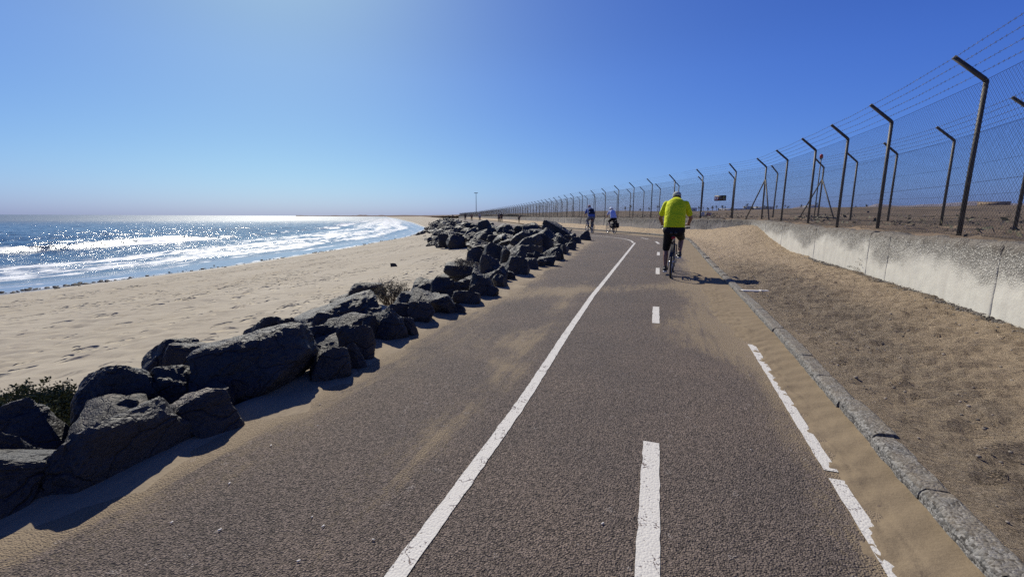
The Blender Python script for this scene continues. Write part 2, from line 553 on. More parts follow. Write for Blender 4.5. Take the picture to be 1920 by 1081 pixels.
def make_rock():
    k = NT('basalt'); co = k.obj(); p = k.pos()
    big = k.noise(co, 2.2, 4, 0.6); med = k.noise(co, 9.0, 5, 0.65); fine = k.noise(co, 42.0, 4, 0.7)
    ves = k.vor(co, 46.0)
    oir = k.n('ObjectInfo').outputs['Random']
    base = k.mix(k.rng(big, 0.3, 0.7), (0.012, 0.012, 0.014), (0.030, 0.029, 0.030))
    base = k.mix(k.math('MULTIPLY', k.math('POWER', oir, 3.0), 0.4), base, (0.075, 0.068, 0.064))
    base = k.mix(k.rng(fine, 0.35, 0.75), base, (0.048, 0.046, 0.045))
    nz = k.n('SeparateXYZ', ins={0: k.n('NewGeometry').outputs['Normal']}).outputs[2]
    # blown sand caught on ledges and in hollows of the upper faces
    d = k.math('ADD', k.rng(nz, 0.45, 1.0, 0, 0.75), k.math('MULTIPLY', k.math('SUBTRACT', med, 0.5), 1.6))
    dust = k.attr('dust', 'OBJECT')
    d = k.math('ADD', d, dust)
    base = k.mix(k.rng(d, 0.80, 1.2, 0, 0.7), base, (0.25, 0.205, 0.15))
    h = k.math('ADD', k.math('MULTIPLY', med, 0.9), k.math('MULTIPLY', fine, 0.45))
    h = k.math('ADD', h, k.math('MULTIPLY', k.rng(ves, 0.0, 0.4), 0.22))
    crk = k.vor(k.n('VectorMath', operation='ADD', ins={0: co, 1: k.n('VectorMath', operation='SCALE', ins={0: k.n('TexNoise', ins={'Vector': co, 'Scale': 3.0, 'Detail': 4}).outputs[1], 'Scale': 0.35}).outputs[0]}).outputs[0], 3.2, 'Distance', 'DISTANCE_TO_EDGE')
    h = k.math('SUBTRACT', h, k.rng(crk, 0.0, 0.03, 0.35, 0.0))
    nm = k.bump(h, 1.0, 0.03)
    return k.fin(base, 0.58, nm, Specular_IOR_Level=0.35)


def make_wall(name, white):
    k = NT(name); p = k.pos()
    z = k.attr('up')                       # height above the foot of the wall
    n1 = k.noise(k.scale(p, (0.6, 0.6, 1.4)), 1.0, 5, 0.6)
    n2_ = k.noise(p, 5.0, 5, 0.65)
    st = k.noise(k.scale(p, (6, 6, 0.5)), 1.0, 4, 0.6)
    peb = k.n('TexVoronoi', ins={'Vector': p, 'Scale': 42.0})
    peb2 = k.n('TexVoronoi', ins={'Vector': p, 'Scale': 48.0})
    fine = k.noise(p, 60.0, 4, 0.7)
    lev = k.math('ADD', z, k.math('MULTIPLY', k.math('SUBTRACT', n1, 0.5), 1.3))
    up = k.rng(lev, 0.42, 0.78, 0, 1, True)        # the pebbly band where the render has gone
    hi = (0.53, 0.512, 0.452) if white else (0.33, 0.305, 0.27)
    lo = (0.47, 0.452, 0.405) if white else (0.25, 0.235, 0.21)
    plast = k.mix(k.rng(n2_, 0.3, 0.7), lo, hi)
    plast = k.mix(k.rng(st, 0.45, 0.8, 0, 0.35), plast, (0.30, 0.275, 0.24))
    grey = k.mix(k.rng(peb.outputs['Color'], 0.15, 0.85), (0.26, 0.25, 0.225), (0.46, 0.44, 0.395) if white else (0.32, 0.30, 0.27))
    hole = k.math('MULTIPLY', k.rng(k.math('ADD', peb.outputs['Distance'], k.math('MULTIPLY', k.noise(p, 15.0, 5, 0.75), 1.0)), 0.86, 1.02), k.rng(lev, 0.3, 1.15, 0.1, 1.0))
    grey = k.mix(k.math('MULTIPLY', hole, 0.85), grey, (0.07, 0.062, 0.055))
    base = k.mix(up, plast, grey)
    pk = k.math('MULTIPLY', k.math('GREATER_THAN', k.vor(p, 17.0, 'Color'), 0.9), k.rng(k.vor(p, 17.0), 0.14, 0.22, 1, 0))
    base = k.mix(k.math('MULTIPLY', pk, 0.6), base, (0.12, 0.105, 0.09))
    # the foot is dusted with blown sand
    base = k.mix(k.rng(k.math('ADD', z, k.math('MULTIPLY', n2_, 0.12)), 0.06, 0.2, 0.6, 0), base, (0.36, 0.30, 0.225))
    # dark crust along the top
    base = k.mix(k.rng(k.math('ADD', z, k.math('MULTIPLY', k.math('SUBTRACT', n2_, 0.5), 0.25)), 0.86, 0.97, 0, 0.7), base, (0.13, 0.11, 0.09))
    h = k.math('SUBTRACT', k.math('MULTIPLY', k.math('SUBTRACT', 1.0, peb.outputs['Distance']), k.math('ADD', k.math('MULTIPLY', up, 0.9), 0.12)), k.math('MULTIPLY', k.math('MULTIPLY', hole, up), 0.9))
    h = k.math('ADD', h, k.math('MULTIPLY', fine, 0.25))
    nm = k.bump(h, 0.7, 0.013)
    nm = k.bump(n2_, 0.3, 0.03, nm)
    return k.fin(base, 0.9, nm, Specular_IOR_Level=0.2)


def make_field():
    k = NT('airfield_ground'); p = k.pos()
    a = k.noise(k.scale(p, (0.03, 0.16, 1)), 1.0, 6, 0.65)
    b = k.noise(p, 0.6, 6, 0.7); c = k.noise(p, 7.0, 5, 0.7); fine = k.noise(p, 40.0, 3, 0.7)
    base = k.mix(k.rng(a, 0.40, 0.60), (0.078, 0.062, 0.050), (0.235, 0.172, 0.118))
    base = k.mix(k.rng(b, 0.45, 0.7, 0, 0.7), base, (0.085, 0.072, 0.055))
    base = k.mix(k.rng(c, 0.5, 0.75, 0, 0.6), base, (0.26, 0.21, 0.155))
    nm = k.bump(k.math('ADD', c, k.math('MULTIPLY', fine, 0.3)), 0.8, 0.06)
    nm = k.bump(b, 0.6, 0.3, nm)
    return k.fin(base, 0.95, nm, Specular_IOR_Level=0.1)


def make_sea():
    k = NT('sea_water'); p = k.pos()
    foam = k.attr('foam'); sh = k.attr('shallow'); far = k.attr('far')
    q = k.scale(p, (1.0, 0.45, 1))
    deep = k.mix(k.rng(k.noise(q, 0.05, 4), 0.35, 0.65), (0.002, 0.029, 0.078), (0.004, 0.050, 0.112))
    base = k.mix(sh, deep, (0.20, 0.225, 0.27))  # lavender sheen of reflected sky is put into the shallow water's colour
    fn = k.noise(k.scale(p, (1.0, 0.5, 1)), 1.1, 7, 0.68, 0.8)
    fw = k.n('TexVoronoi', feature='F1', ins={'Vector': k.scale(p, (1.0, 0.45, 1)), 'Scale': 1.3}).outputs['Distance']
    st = k.noise(k.scale(p, (1.0, 0.16, 1)), 0.9, 6, 0.65, 0.5)
    ff = k.math('ADD', foam, k.math('MULTIPLY', k.math('SUBTRACT', fn, 0.5), 1.3))
    ff = k.math('ADD', ff, k.math('MULTIPLY', k.math('SUBTRACT', st, 0.5), 1.6))
    ff = k.math('ADD', ff, k.math('MULTIPLY', k.math('SUBTRACT', fw, 0.45), 0.5))
    f = k.rng(ff, 0.36, 0.78)
    base = k.mix(k.math('MULTIPLY', f, 0.92), base, (0.74, 0.76, 0.78))
    w1 = k.noise(k.scale(p, (1.0, 0.55, 1)), 0.9, 6, 0.62, 0.3)
    w2 = k.noise(k.scale(p, (1.0, 0.5, 1)), 0.16, 5, 0.6, 0.2)
    w3 = k.noise(k.scale(p, (1.0, 0.4, 1)), 0.025, 4, 0.6)
    cm = k.rng(sh, 0.0, 1.0, 1.0, 0.12)
    h = k.math('MULTIPLY', k.math('ADD', k.math('MULTIPLY', w1, 0.45), k.math('MULTIPLY', k.math('MULTIPLY', w2, 1.6), k.rng(far, 0, 1, 0.3, 1))), cm)
    h = k.math('ADD', h, k.math('MULTIPLY', k.math('MULTIPLY', w3, 6.0), far))
    nm = k.bump(h, 1.0, 0.5)
    rough = k.math('ADD', k.rng(f, 0, 1, 0.14, 0.7), k.math('MULTIPLY', far, 0.26))
    return k.fin(base, rough, nm, IOR=1.333, Specular_IOR_Level=0.5)


M = {}
M['asphalt'] = make_asphalt()
M['beach'] = make_sand('beach_sand', SAND, SAND_B)
M['drift'] = make_drift()
M['verge'] = make_verge()
M['paint'] = make_paint()
M['rock'] = make_rock()
M['wall_white'] = make_wall('whitewashed_concrete', True)
M['wall_shaded'] = make_wall('shaded_concrete', False)  # same wall material, with the far wall's shade darkened into its colours
M['field'] = make_field()
M['sea'] = make_sea()
M['post'] = simple('post_metal', (0.060, 0.052, 0.044), 0.6, 0.0, 0.5, 9, 0.4, 40, 0.004)
M['wire'] = simple('wire_metal', (0.10, 0.10, 0.095), 0.5, 0.5)


def make_kerb():
    k = NT('kerb_concrete'); co = k.pos()
    v = k.n('TexVoronoi', ins={'Vector': co, 'Scale': 95.0})
    n = k.noise(co, 6.0, 5, 0.65); fine = k.noise(co, 120.0, 3, 0.7)
    base = k.mix(k.rng(v.outputs['Color'], 0.1, 0.9), (0.022, 0.022, 0.022), (0.30, 0.29, 0.27))
    base = k.mix(k.rng(n, 0.4, 0.75, 0, 0.55), base, (0.12, 0.112, 0.10))
    nz = k.n('SeparateXYZ', ins={0: k.n('NewGeometry').outputs['Normal']}).outputs[2]
    base = k.mix(k.math('MULTIPLY', k.rng(nz, 0.5, 0.95), k.rng(n, 0.35, 0.7, 0.15, 0.7)), base, (0.21, 0.17, 0.12))
    nm = k.bump(k.math('SUBTRACT', fine, v.outputs['Distance']), 0.8, 0.005)
    return k.fin(base, 0.9, nm, Specular_IOR_Level=0.2)


M['kerb'] = make_kerb()

# ================================================================== THE GROUND
# ---- road
ys = np.concatenate([np.arange(-3, 12, 0.09), np.arange(12, 40, 0.25), np.arange(40, 250, 2.0)])
us = np.linspace(0, 1, 76)
yy, uu = np.meshgrid(ys, us, indexing='ij')
rx = xL(yy) - 0.12 + uu * (xR(yy) + 0.02 - xL(yy) + 0.12)
rz = lift(yy) + 0 * rx
dl = rx - xL(yy); dr = xR(yy) - rx
nlow = n2(rx, yy, 0.9, 3, 4); nmid = n2(rx, yy, 2.6, 5, 4)
sand = 0.75 * np.exp(-np.clip(dl + 0.12 * nmid, 0, 9) / 0.12) + 0.8 * np.exp(-np.clip(dr - 0.25, 0, 9) / 0.13)
# dusty smear left of the solid line
ln = rx - xLine(yy)
sand += (0.26 + 0.26 * nmid) * np.exp(-((ln + 0.36 + 0.10 * nlow) / 0.20) ** 2) * sstep(1.0, 2.6, yy) * (1 - sstep(7.0, 11, yy))
# drifts that cross the carriageway
yd = yy - 0.36 * rx
sand += (0.27 + 0.25 * nlow) * np.exp(-((yd - 6.9 - 0.25 * nlow) / 0.42) ** 2)
sand += 0.16 * np.exp(-((yd - 4.3) / 0.7) ** 2) * np.exp(-((ln + 0.75) / 0.45) ** 2)
# the sandy side near the kerb
wd = 0.42 + 0.85 * sstep(2.8, 5.0, yy) * (1 - sstep(8.0, 10.0, yy)) + 0.5 * sstep(8, 12, yy)
sand += 0.58 * (1 - sstep(0.35, 1.2, dr / wd + 0.25 * nlow)) * sstep(2.6, 4.2, yy)
sand += 0.8 * sstep(23, 27, yy) * (1 - sstep(0.7, 2.2, dr))
sand = np.clip(sand + 0.07 + 0.10 * sstep(0.9, 0.2, dl), 0, 1.1)
grid_obj('road', np.stack([rx, yy, rz], -1), M['asphalt'], attrs={'sand': sand})['kind'] = 'structure'


# ---- road markings (thin sheets of paint on the asphalt)
def ribbon(name, xc, y0, y1, half, dz=0.004, step=0.04, rag=0.004, label=None, seed=0):
    n = max(4, int((y1 - y0) / step))
    t = np.linspace(y0, y1, n)
    cx = xc(t); dx = np.gradient(cx, t); nl = np.sqrt(1 + dx * dx)
    nx, ny = 1 / nl, -dx / nl
    cols = np.linspace(-1, 1, 5)
    P = np.zeros((n, 5, 3))
    for j, c in enumerate(cols):
        hw = half * c + (np.sign(c) * rag * n2(t * 20, c, 1.0, 40 + seed, 3) if abs(c) == 1 else 0)
        P[:, j, 0] = cx + nx * hw; P[:, j, 1] = t + ny * hw; P[:, j, 2] = lift(P[:, j, 1]) + dz
    o = grid_obj(name, P, M['paint'])
    return o


mk = empty('road_marking'); mk['kind'] = 'structure'
o = ribbon('solid_line', xLine, 0.6, Y(23.4, .2), 0.058, label='solid'); o.parent = mk
# the line swings left round the bend
bp = [W(1187, 455, .18), W(1185, 452, .19), W(1178, 449.3, .2), W(1165, 447, .2), W(1150, 445.2, .2), W(1132, 443.4, .2), W(1112, 441.8, .2), W(1085, 440, .2)]


def bend_ribbon(pts, half, name, dz=0.005):
    pts = [Vector(p) for p in pts]
    d = []
    for i in range(len(pts) - 1):
        for s in range(8): d.append(pts[i].lerp(pts[i + 1], s / 8))
    d.append(pts[-1])
    for _ in range(6):
        d = [d[0]] + [(d[i - 1] + d[i] * 2 + d[i + 1]) / 4 for i in range(1, len(d) - 1)] + [d[-1]]
    P = np.zeros((len(d), 3, 3))
    for i, p in enumerate(d):
        t = d[min(i + 1, len(d) - 1)] - d[max(i - 1, 0)]; t.z = 0; t.normalize()
        nn = Vector((t.y, -t.x, 0))
        for j, c in enumerate((-1, 0, 1)):
            q = p + nn * half * c
            P[i, j] = (q.x, q.y, float(lift(q.y)) + dz)
    o = grid_obj(name, P, M['paint']); o.parent = mk
    return o


# replace the stretch of the ribbon that would overrun the bend
bpy.data.objects.remove(mk.children[0])
o = ribbon('solid_line', xLine, 0.6, float(bp[0].y), 0.038); o.parent = mk
bend_ribbon(bp, 0.042, 'solid_line', 0.004)
for i, (ax, ay, bx_, by) in enumerate([(1212, 1130, 1221, 829), (1229.5, 606, 1230, 575), (1233, 514, 1233.3, 502), (1234.5, 477.5, 1234.6, 471)]):
    A = W(ax, ay, float(lift(Y(FOC * CAM_H / (ay - 407))))) ; B = W(bx_, by, float(lift(Y(FOC * CAM_H / (by - 407)))))
    fx = lambda t, A=A, B=B: A.x + (t - A.y) * (B.x - A.x) / (B.y - A.y)
    o = ribbon('dash', fx, A.y, B.y, 0.044, seed=i + 3); o.parent = mk
bend_ribbon([W(1235.5, 456.5, .18), W(1230, 452.6, .19)], 0.05, 'dash', 0.004)
bend_ribbon([W(1216, 448.4, .2), W(1202, 446, .2)], 0.05, 'dash', 0.004)
xEdge = lambda t: xR(t) - 0.300
for a, b, s in ((0.5, 1.93, 1), (2.0, 4.2, 2), (6.7, 7.7, 3)):
    o = ribbon('edge_line', xEdge, a, b, 0.032, seed=s, rag=0.004); o.parent = mk

# ---- sand drifted against the kerb, lapping over the edge line
ys = np.concatenate([np.arange(-2.5, 9, 0.022), np.arange(9, 24, 0.12)])
us = np.linspace(0, 1, 42)
yy, uu = np.meshgrid(ys, us, indexing='ij')
wid = 0.41 + 0.05 * n2(yy, 0 * yy, 0.8, 8, 3) + 0.18 * sstep(4, 6, yy)
sx = xR(yy) + 0.015 - uu * wid
scal = 0.5 + 0.5 * np.sin(yy * 2 * math.pi / 0.17 + 4.2 * uu + 4.5 * n2(yy, uu * 1.3, 0.9, 9, 3))
prof = 0.030 * (1 - uu) ** 1.1 + 0.0035 * (scal - 0.5) * sstep(1.0, 0.5, uu) - 0.004
edge_n = 0.010 * n2(sx, yy, 7.0, 12, 4) + 0.006 * n2(sx, yy, 30.0, 13, 3)
cover = 0.66 + 0.30 * n2(yy, 0 * yy, 0.55, 14, 3) + 0.10 * scal
cover = np.where(yy > 4.3, 1.2, cover)
prof = prof + 0.012 * (cover - uu - 0.08) + edge_n * sstep(0.25, 0.6, uu) * 0.9
prof = np.where(uu > 0.985, np.minimum(prof, -0.01), prof)
grid_obj('drift_sand', np.stack([sx, yy, lift(yy) + prof], -1), M['drift'], flip=True)['kind'] = 'structure'

# ---- beach
dy = np.concatenate([np.arange(-14, 0, 0.4), np.arange(0, 9, 0.07), np.geomspace(9, 260, 420), np.geomspace(270, 2600, 30)])
# lateral coordinate: metres left of the road edge close in, then a share of the way to the water
t1 = np.concatenate([np.linspace(-0.35, 2.6, 60), np.linspace(2.68, 30, 170)])
yy, tt = np.meshgrid(dy, t1, indexing='ij')
total = np.maximum(xL(yy) - xShore(yy), 8) + 9
s = np.where(tt < 2.6, tt, 2.6 + (tt - 2.6) / (30 - 2.6) * (total - 2.6))
bx = xL(yy) - s
off = np.clip((s - 2.6) / (total - 9 - 2.6), 0, 1.6)
zb = np.interp(s, [-0.4, 0.05, 0.35, 1.2, 2.6], [-0.03, 0.004, 0.03, -0.30, -0.72])
zfar = -0.72 + (SEA + 0.03 + 0.72) * np.clip(off, 0, 1) ** 0.9 - np.clip(off - 1, 0, 1) * 2.2
zb = np.where(s > 2.6, zfar, zb)
zb = zb + lift(yy) * (1 - sstep(0.0, 4.0, s))
zb += 0.05 * n2(bx, yy, 0.35, 21, 4) * sstep(0.8, 4, s) * (1 - sstep(0.75, 0.95, off)) + 0.018 * n2(bx, yy, 2.4, 22, 4) * sstep(0.3, 1.5, s) * (1 - sstep(0.7, 0.9, off))
rut = n2(bx, yy, 6.0, 23, 4)
zb += 0.010 * rut * (1 - sstep(0.4, 1.4, s)) + 0.012 * n2(bx * 0.9, yy, 2.2, 24, 3) * (1 - sstep(0.1, 0.6, s))
# trails of real footprints on the nearer sand
foot = np.zeros_like(zb)
sel = (s > 1.2) & (yy > 0) & (yy < 45)
for tr in range(46):
    y0 = random.uniform(0.5, 6); x0 = float(xL(y0)) - random.uniform(1.8, 19)
    an = random.gauss(0.08, 0.35); ln_ = random.randint(8, 55)
    px_, py_ = x0, y0 if random.random() < .5 else y0 + random.uniform(0, 25)
    for st in range(ln_):
        an += random.gauss(0, 0.05)
        px_ += math.sin(an) * 0.72; py_ += math.cos(an) * 0.72
        ox = px_ + math.cos(an) * (0.11 if st % 2 else -0.11)
        oy = py_ - math.sin(an) * (0.11 if st % 2 else -0.11)
        i0 = np.searchsorted(dy, oy - 0.4); i1 = np.searchsorted(dy, oy + 0.4)
        if i1 - i0 < 2 or i0 > len(dy) - 3: continue
        lx = bx[i0:i1] - ox; ly = yy[i0:i1] - oy
        al = lx * math.sin(an) + ly * math.cos(an); ac = lx * math.cos(an) - ly * math.sin(an)
        r2 = (al / 0.17) ** 2 + (ac / 0.075) ** 2
        foot[i0:i1] += -0.05 * np.exp(-r2) + 0.022 * np.exp(-(np.sqrt(r2) - 1.7) ** 2 * 3)
zb += np.clip(foot, -0.09, 0.05) * sstep(1.2, 2.2, s) * (1 - sstep(0.85, 0.97, off))
wet = sstep(0.91, 0.985, off + 0.012 * n2(bx, yy, 0.25, 29, 3))
tread = sstep(1.0, 2.5, s) * (1 - sstep(0.82, 0.97, off))
warm = 1 - sstep(0.1, 1.3, s + 0.25 * n2(bx, yy, 1.5, 28, 3))
grid_obj('beach', np.stack([bx, yy, zb], -1), M['beach'], attrs={'wet': wet, 'tread': tread, 'warm': warm})['kind'] = 'structure'


def beach_z(x, y):
    s_ = float(xL(y)) - x
    if s_ < 2.6: return float(np.interp(s_, [-0.4, 0.05, 0.35, 1.2, 2.6], [-0.03, 0.004, 0.03, -0.30, -0.72])) + float(lift(y)) * (1 - float(sstep(0, 4, s_)))
    o_ = (s_ - 2.6) / (float(xL(y)) - float(xShore(y)) - 2.6)
    return -0.72 + (SEA + 0.75) * min(1, max(0, o_)) ** 0.9 + float(lift(y)) * (1 - float(sstep(0, 4, s_)))


# ---- sea
sy = np.concatenate([np.linspace(-60, 5, 30), np.arange(6, 60, 0.28), np.geomspace(60, 260, 230), np.geomspace(265, 24000, 60)])
sd = np.concatenate([np.linspace(-2.0, 75, 300), np.geomspace(75.5, 420, 190), np.geomspace(430, 30000, 50)])
yy, dd = np.meshgrid(sy, sd, indexing='ij')
wob = 1.6 * n2(yy, 0 * yy, 0.05, 31, 4) * np.clip(dd / 8, 0, 1) * (yy < 400)
d2 = dd + wob
sxx = xShore(yy) - dd
fade = (1 - sstep(150, 400, dd)) * (1 - sstep(220, 420, yy))
z = np.zeros_like(dd)
br = np.exp(-((d2 - 31.5) / np.where(d2 > 31.5, 3.2, 1.1)) ** 2)
brm = 0.45 + 0.75 * sstep(-0.3, 0.4, n2(yy, 0 * yy, 0.035, 33, 2))
z += 0.6 * br * brm
for c, a, w in ((44, 0.35, 3.0), (57, 0.45, 3.6), (73, 0.42, 4.2), (92, 0.42, 5), (115, 0.42, 6), (142, 0.4, 7)):
    z += a * np.exp(-((d2 - c - 2.5 * n2(yy, 0 * yy + c, 0.03, 35, 2)) / w) ** 2) * (0.6 + 0.6 * n2(yy, 0 * yy + c, 0.04, 36, 2))
chop = n2(sxx, yy * 0.6, 0.42, 37, 4, 0.55) * 0.16 * sstep(14, 34, dd)
z += chop
z += 0.05 * n2(sxx, yy * 0.6, 1.3, 38, 3) * sstep(3, 9, dd)
z += 0.16 * np.exp(-((d2 - 14.5) / 1.4) ** 2) * (0.7 + n2(yy, 0 * yy, 0.09, 39, 3))
z = z * fade
foam = np.zeros_like(dd)
wn1 = n2(sxx, yy * 0.5, 0.16, 41, 4)
foam += 0.58 * sstep(4.5, 7.5, d2 + 1.5 * wn1) * (1 - sstep(15.0, 19, d2 + 2.5 * wn1))
foam -= 0.20 * np.exp(-((d2 - 11) / 1.5) ** 2)
foam += 0.42 * sstep(17, 19, d2) * (1 - sstep(22, 27, d2)) * sstep(35, 75, yy)
foam += 0.75 * np.exp(-((d2 - 29.0) / 1.5) ** 2) * sstep(0.50, 0.95, brm) * sstep(48, 60, yy)
foam += 0.30 * np.exp(-((d2 - 30.5) / 1.4) ** 2)
foam += 0.5 * np.exp(-((d2 - 0.5) / 0.35) ** 2) + 0.42 * np.exp(-((d2 - 3.0 - 1.6 * n2(yy, 0 * yy, 0.12, 43, 3)) / 0.35) ** 2)
foam += 0.12 * sstep(80, 200, yy) * (1 - sstep(32, 46, d2)) * sstep(3, 6, d2)
foam += 0.22 * np.exp(-((d2 - 45) / 2.0) ** 2) * sstep(0.0, 0.5, n2(yy, 0 * yy, 0.03, 44, 2))
foam *= (1 - sstep(500, 900, yy))
shal = 1 - sstep(3.0, 6.5, d2 + 1.0 * wn1)
far = sstep(70, 420, np.sqrt(dd ** 2 + yy ** 2))
grid_obj('sea', np.stack([sxx, yy, SEA + z], -1), M['sea'], attrs={'foam': foam, 'shallow': shal, 'far': far})['kind'] = 'structure'

# ---- verge between kerb and wall
ys = np.concatenate([np.arange(-3, 10, 0.05), np.arange(10, 30, 0.12), np.arange(30, 250, 1.5)])
us = np.linspace(0, 1, 90)
yy, uu = np.meshgrid(ys, us, indexing='ij')
x0 = xR(yy) + 0.10; x1 = xWall(yy) + 0.06
vx = x0 + uu * (x1 - x0)
mound = 0.62 * np.exp(-((yy - 18.8) / 3.0) ** 2) * sstep(0.15, 1.0, uu) + 0.22 * sstep(20, 23, yy) * sstep(0.25, 0.9, uu)
bank = 0.082 + 0.05 * sstep(0.2, 0.8, uu) - 0.03 * sstep(0.88, 1.0, uu) * (yy < 12)
vz = lift(yy) + bank + mound
vz += (0.034 * n2(vx, yy, 1.1, 51, 4) + 0.028 * n2(vx * 0.7 + 0.4 * yy, yy * 1.7, 3.6, 52, 4)) * (0.35 + 0.65 * sstep(0.02, 0.15, uu))
vz += 0.020 * n2(vx * 0.75 + 0.5 * yy, yy * 1.6 - 0.4 * vx, 9.0, 53, 3) * (0.25 + sstep(0.02, 0.1, uu))
shn = n2(vx, yy, 0.6, 54, 4)
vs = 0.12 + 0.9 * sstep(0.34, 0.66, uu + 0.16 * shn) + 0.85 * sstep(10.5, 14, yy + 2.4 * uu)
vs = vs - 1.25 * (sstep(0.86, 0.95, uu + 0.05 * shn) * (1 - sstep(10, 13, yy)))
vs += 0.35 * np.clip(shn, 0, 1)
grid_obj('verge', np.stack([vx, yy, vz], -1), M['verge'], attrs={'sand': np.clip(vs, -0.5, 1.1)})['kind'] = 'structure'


def verge_z(x, y):
    u = (x - float(xR(y)) - 0.1) / max(0.2, float(xWall(y) - xR(y) - 0.04))
    return float(lift(y)) + 0.082 + 0.05 * float(sstep(.2, .8, u)) + 0.62 * math.exp(-((y - 18.8) / 3.0) ** 2) * float(sstep(.15, 1, u)) + 0.22 * float(sstep(20, 23, y) * sstep(.25, .9, u))


# ---- land beyond the wall
WALL_T = 0.32
ridge_px = [(840, 0.5), (900, 1.5), (1000, 5.5), (1100, 9), (1290, 9.5), (1400, 12), (1500, 16), (1700, 18.5), (1920, 22), (2600, 22)]


def ridge_tan(az_tan):
    return np.interp(960 + 800 * az_tan, [p[0] for p in ridge_px], [p[1] / 800 for p in ridge_px])


ys = np.concatenate([np.arange(-12, 26, 0.15), np.arange(26.3, 120, 0.6), np.geomspace(121, 900, 160), np.geomspace(930, 3200, 20)])
ts = np.concatenate([np.linspace(0, 0.12, 40), np.geomspace(0.125, 1.0, 70)])
yy, tt = np.meshgrid(ys, ts, indexing='ij')
fx0 = xWall(yy) + 0.07 + 0.2 * sstep(25, 45, yy)
wmax = 60 + 2.2 * np.clip(yy, 0, 3000)
fx = fx0 + tt * wmax
rr = np.sqrt(fx ** 2 + yy ** 2)
zt = ridge_tan(fx / np.maximum(yy, 0.5))
fz = 1.0 + lift(yy) + (np.clip(zt * 460 + 0.1, 0, 60)) * sstep(45, 460, yy) + np.clip(rr - 650, 0, 3000) * 0.002
near = fx - fx0
fz += 0.05 * n2(fx, yy, 1.3, 61, 5) * (1 - sstep(30, 80, rr)) + 0.22 * n2(fx, yy, 0.12, 62, 4) * sstep(1.5, 10, near) + 0.5 * n2(fx, yy, 0.03, 63, 4) * sstep(20, 80, rr)
fz += 0.045 * sstep(0.05, 0.4, near) * (1 + n2(fx, yy, 2.5, 64, 3)) - 0.05 * (1 - sstep(0.0, 0.16, near)) + 0.022 * n2(fx, yy, 8.0, 65, 4) * (1 - sstep(0.3, 1.5, near)) + 0.02 * (1 - sstep(0.1, 0.6, near))
grid_obj('airfield_ground', np.stack([fx, yy, fz], -1), M['field'], flip=False)['kind'] = 'structure'

# ---- low far coast and hills
k = NT('far_land'); M['far_land'] = k.fin(k.mix(k.noise(k.pos(), 0.01, 5), (0.16, 0.13, 0.11), (0.24, 0.19, 0.16)), 0.95, Specular_IOR_Level=0.0)
k = NT('hazed_hill'); M['hill'] = k.fin(k.mix(k.noise(k.pos(), 0.003, 6), (0.20, 0.19, 0.225), (0.28, 0.255, 0.285)), 0.95, k.bump(k.noise(k.pos(), 0.004, 6, 0.65), 0.8, 120), Specular_IOR_Level=0.0)  # bluish haze of the distance is mixed into the hills' base colour


def far_ridge(name, prof, dist, depth, mat, base_z, seed, amp=1.0):
    px = np.linspace(prof[0][0], prof[-1][0], 160)
    hgt = np.interp(px, [p[0] for p in prof], [p[1] for p in prof])
    hgt = hgt + amp * fbm(np.stack([px * 0.03, 0 * px, 0 * px], -1), seed, 5) * np.clip(hgt / 4, 0, 1)
    rows = []
    for q, r in ((0, 0), (0.35, 0.6), (0.5, 0.9), (0.6, 1.0), (0.8, 0.7), (1, 0)):
        dd_ = dist + depth * q
        z_ = CAM_H + dist * np.maximum(hgt, 0) / 800 * r + (base_z - CAM_H) * (1 - r)
        z_ = z_ + (r > 0) * (r < 1) * dist * 0.002 * fbm(np.stack([px * 0.06, q * 4 + 0 * px, 0 * px], -1), seed + 3, 4)
        rows.append(np.stack([(px - 960) / 800 * dd_, dd_ + 0 * px, z_], -1))
    o = grid_obj(name, np.stack(rows, 0), mat, flip=True)
    o['kind'] = 'structure'
    return o


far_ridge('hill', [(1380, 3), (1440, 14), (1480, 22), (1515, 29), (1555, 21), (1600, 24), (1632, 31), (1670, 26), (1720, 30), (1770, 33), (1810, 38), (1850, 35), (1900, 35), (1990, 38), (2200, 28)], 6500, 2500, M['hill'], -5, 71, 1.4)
far_ridge('coast', [(560, 0.0), (640, 0.7), (720, 1.2), (758, 2.2), (800, 1.6), (842, 3.2), (900, 4.2), (1000, 5), (1100, 6)], 3000, 900, M['far_land'], -4, 72, 0.5)
# outer land so that the ground runs to the horizon
mesh_from('ground', [(-30, -400, -6), (9000, -400, -6), (9000, 12000, -6), (-3000, 12000, -6)], [(0, 1, 2, 3)], M['far_land'])['kind'] = 'structure'
bpy.data.objects['ground'].data.name = 'ground'

# ================================================================== KERB
kerb = empty('kerb'); kerb['kind'] = 'structure'


def kerb_mesh(seed, L=0.491):
    rnd = random.Random(seed)
    prof = [(-0.062, -0.10), (-0.060, 0.062), (-0.054, 0.078), (-0.036, 0.093), (0.040, 0.096), (0.056, 0.090), (0.062, 0.075), (0.062, -0.10)]
    nl = 9; vs = []
    for i in range(nl):
        t = i / (nl - 1); e = 0.0 if 0 < i < nl - 1 else 0.004
        for (a, b) in prof:
            jx = rnd.gauss(0, 0.0016); jz = rnd.gauss(0, 0.0018)
            vs.append((a * (1 - e * 8) + jx, (t - 0.5) * L, (b - (e if b > 0 else 0)) + jz))
    fs = []; n = len(prof)
    for i in range(nl - 1):
        for j in range(n - 1):
            fs.append((i * n + j, i * n + j + 1, (i + 1) * n + j + 1, (i + 1) * n + j))
    fs.append(tuple(range(n))[::-1]); fs.append(tuple((nl - 1) * n + j for j in range(n)))
    me = bpy.data.meshes.new('kerb_stone'); me.from_pydata(vs, [], fs); me.update()
    me.polygons.foreach_set('use_smooth', [False] * len(me.polygons)); me.materials.append(M['kerb'])
    return me


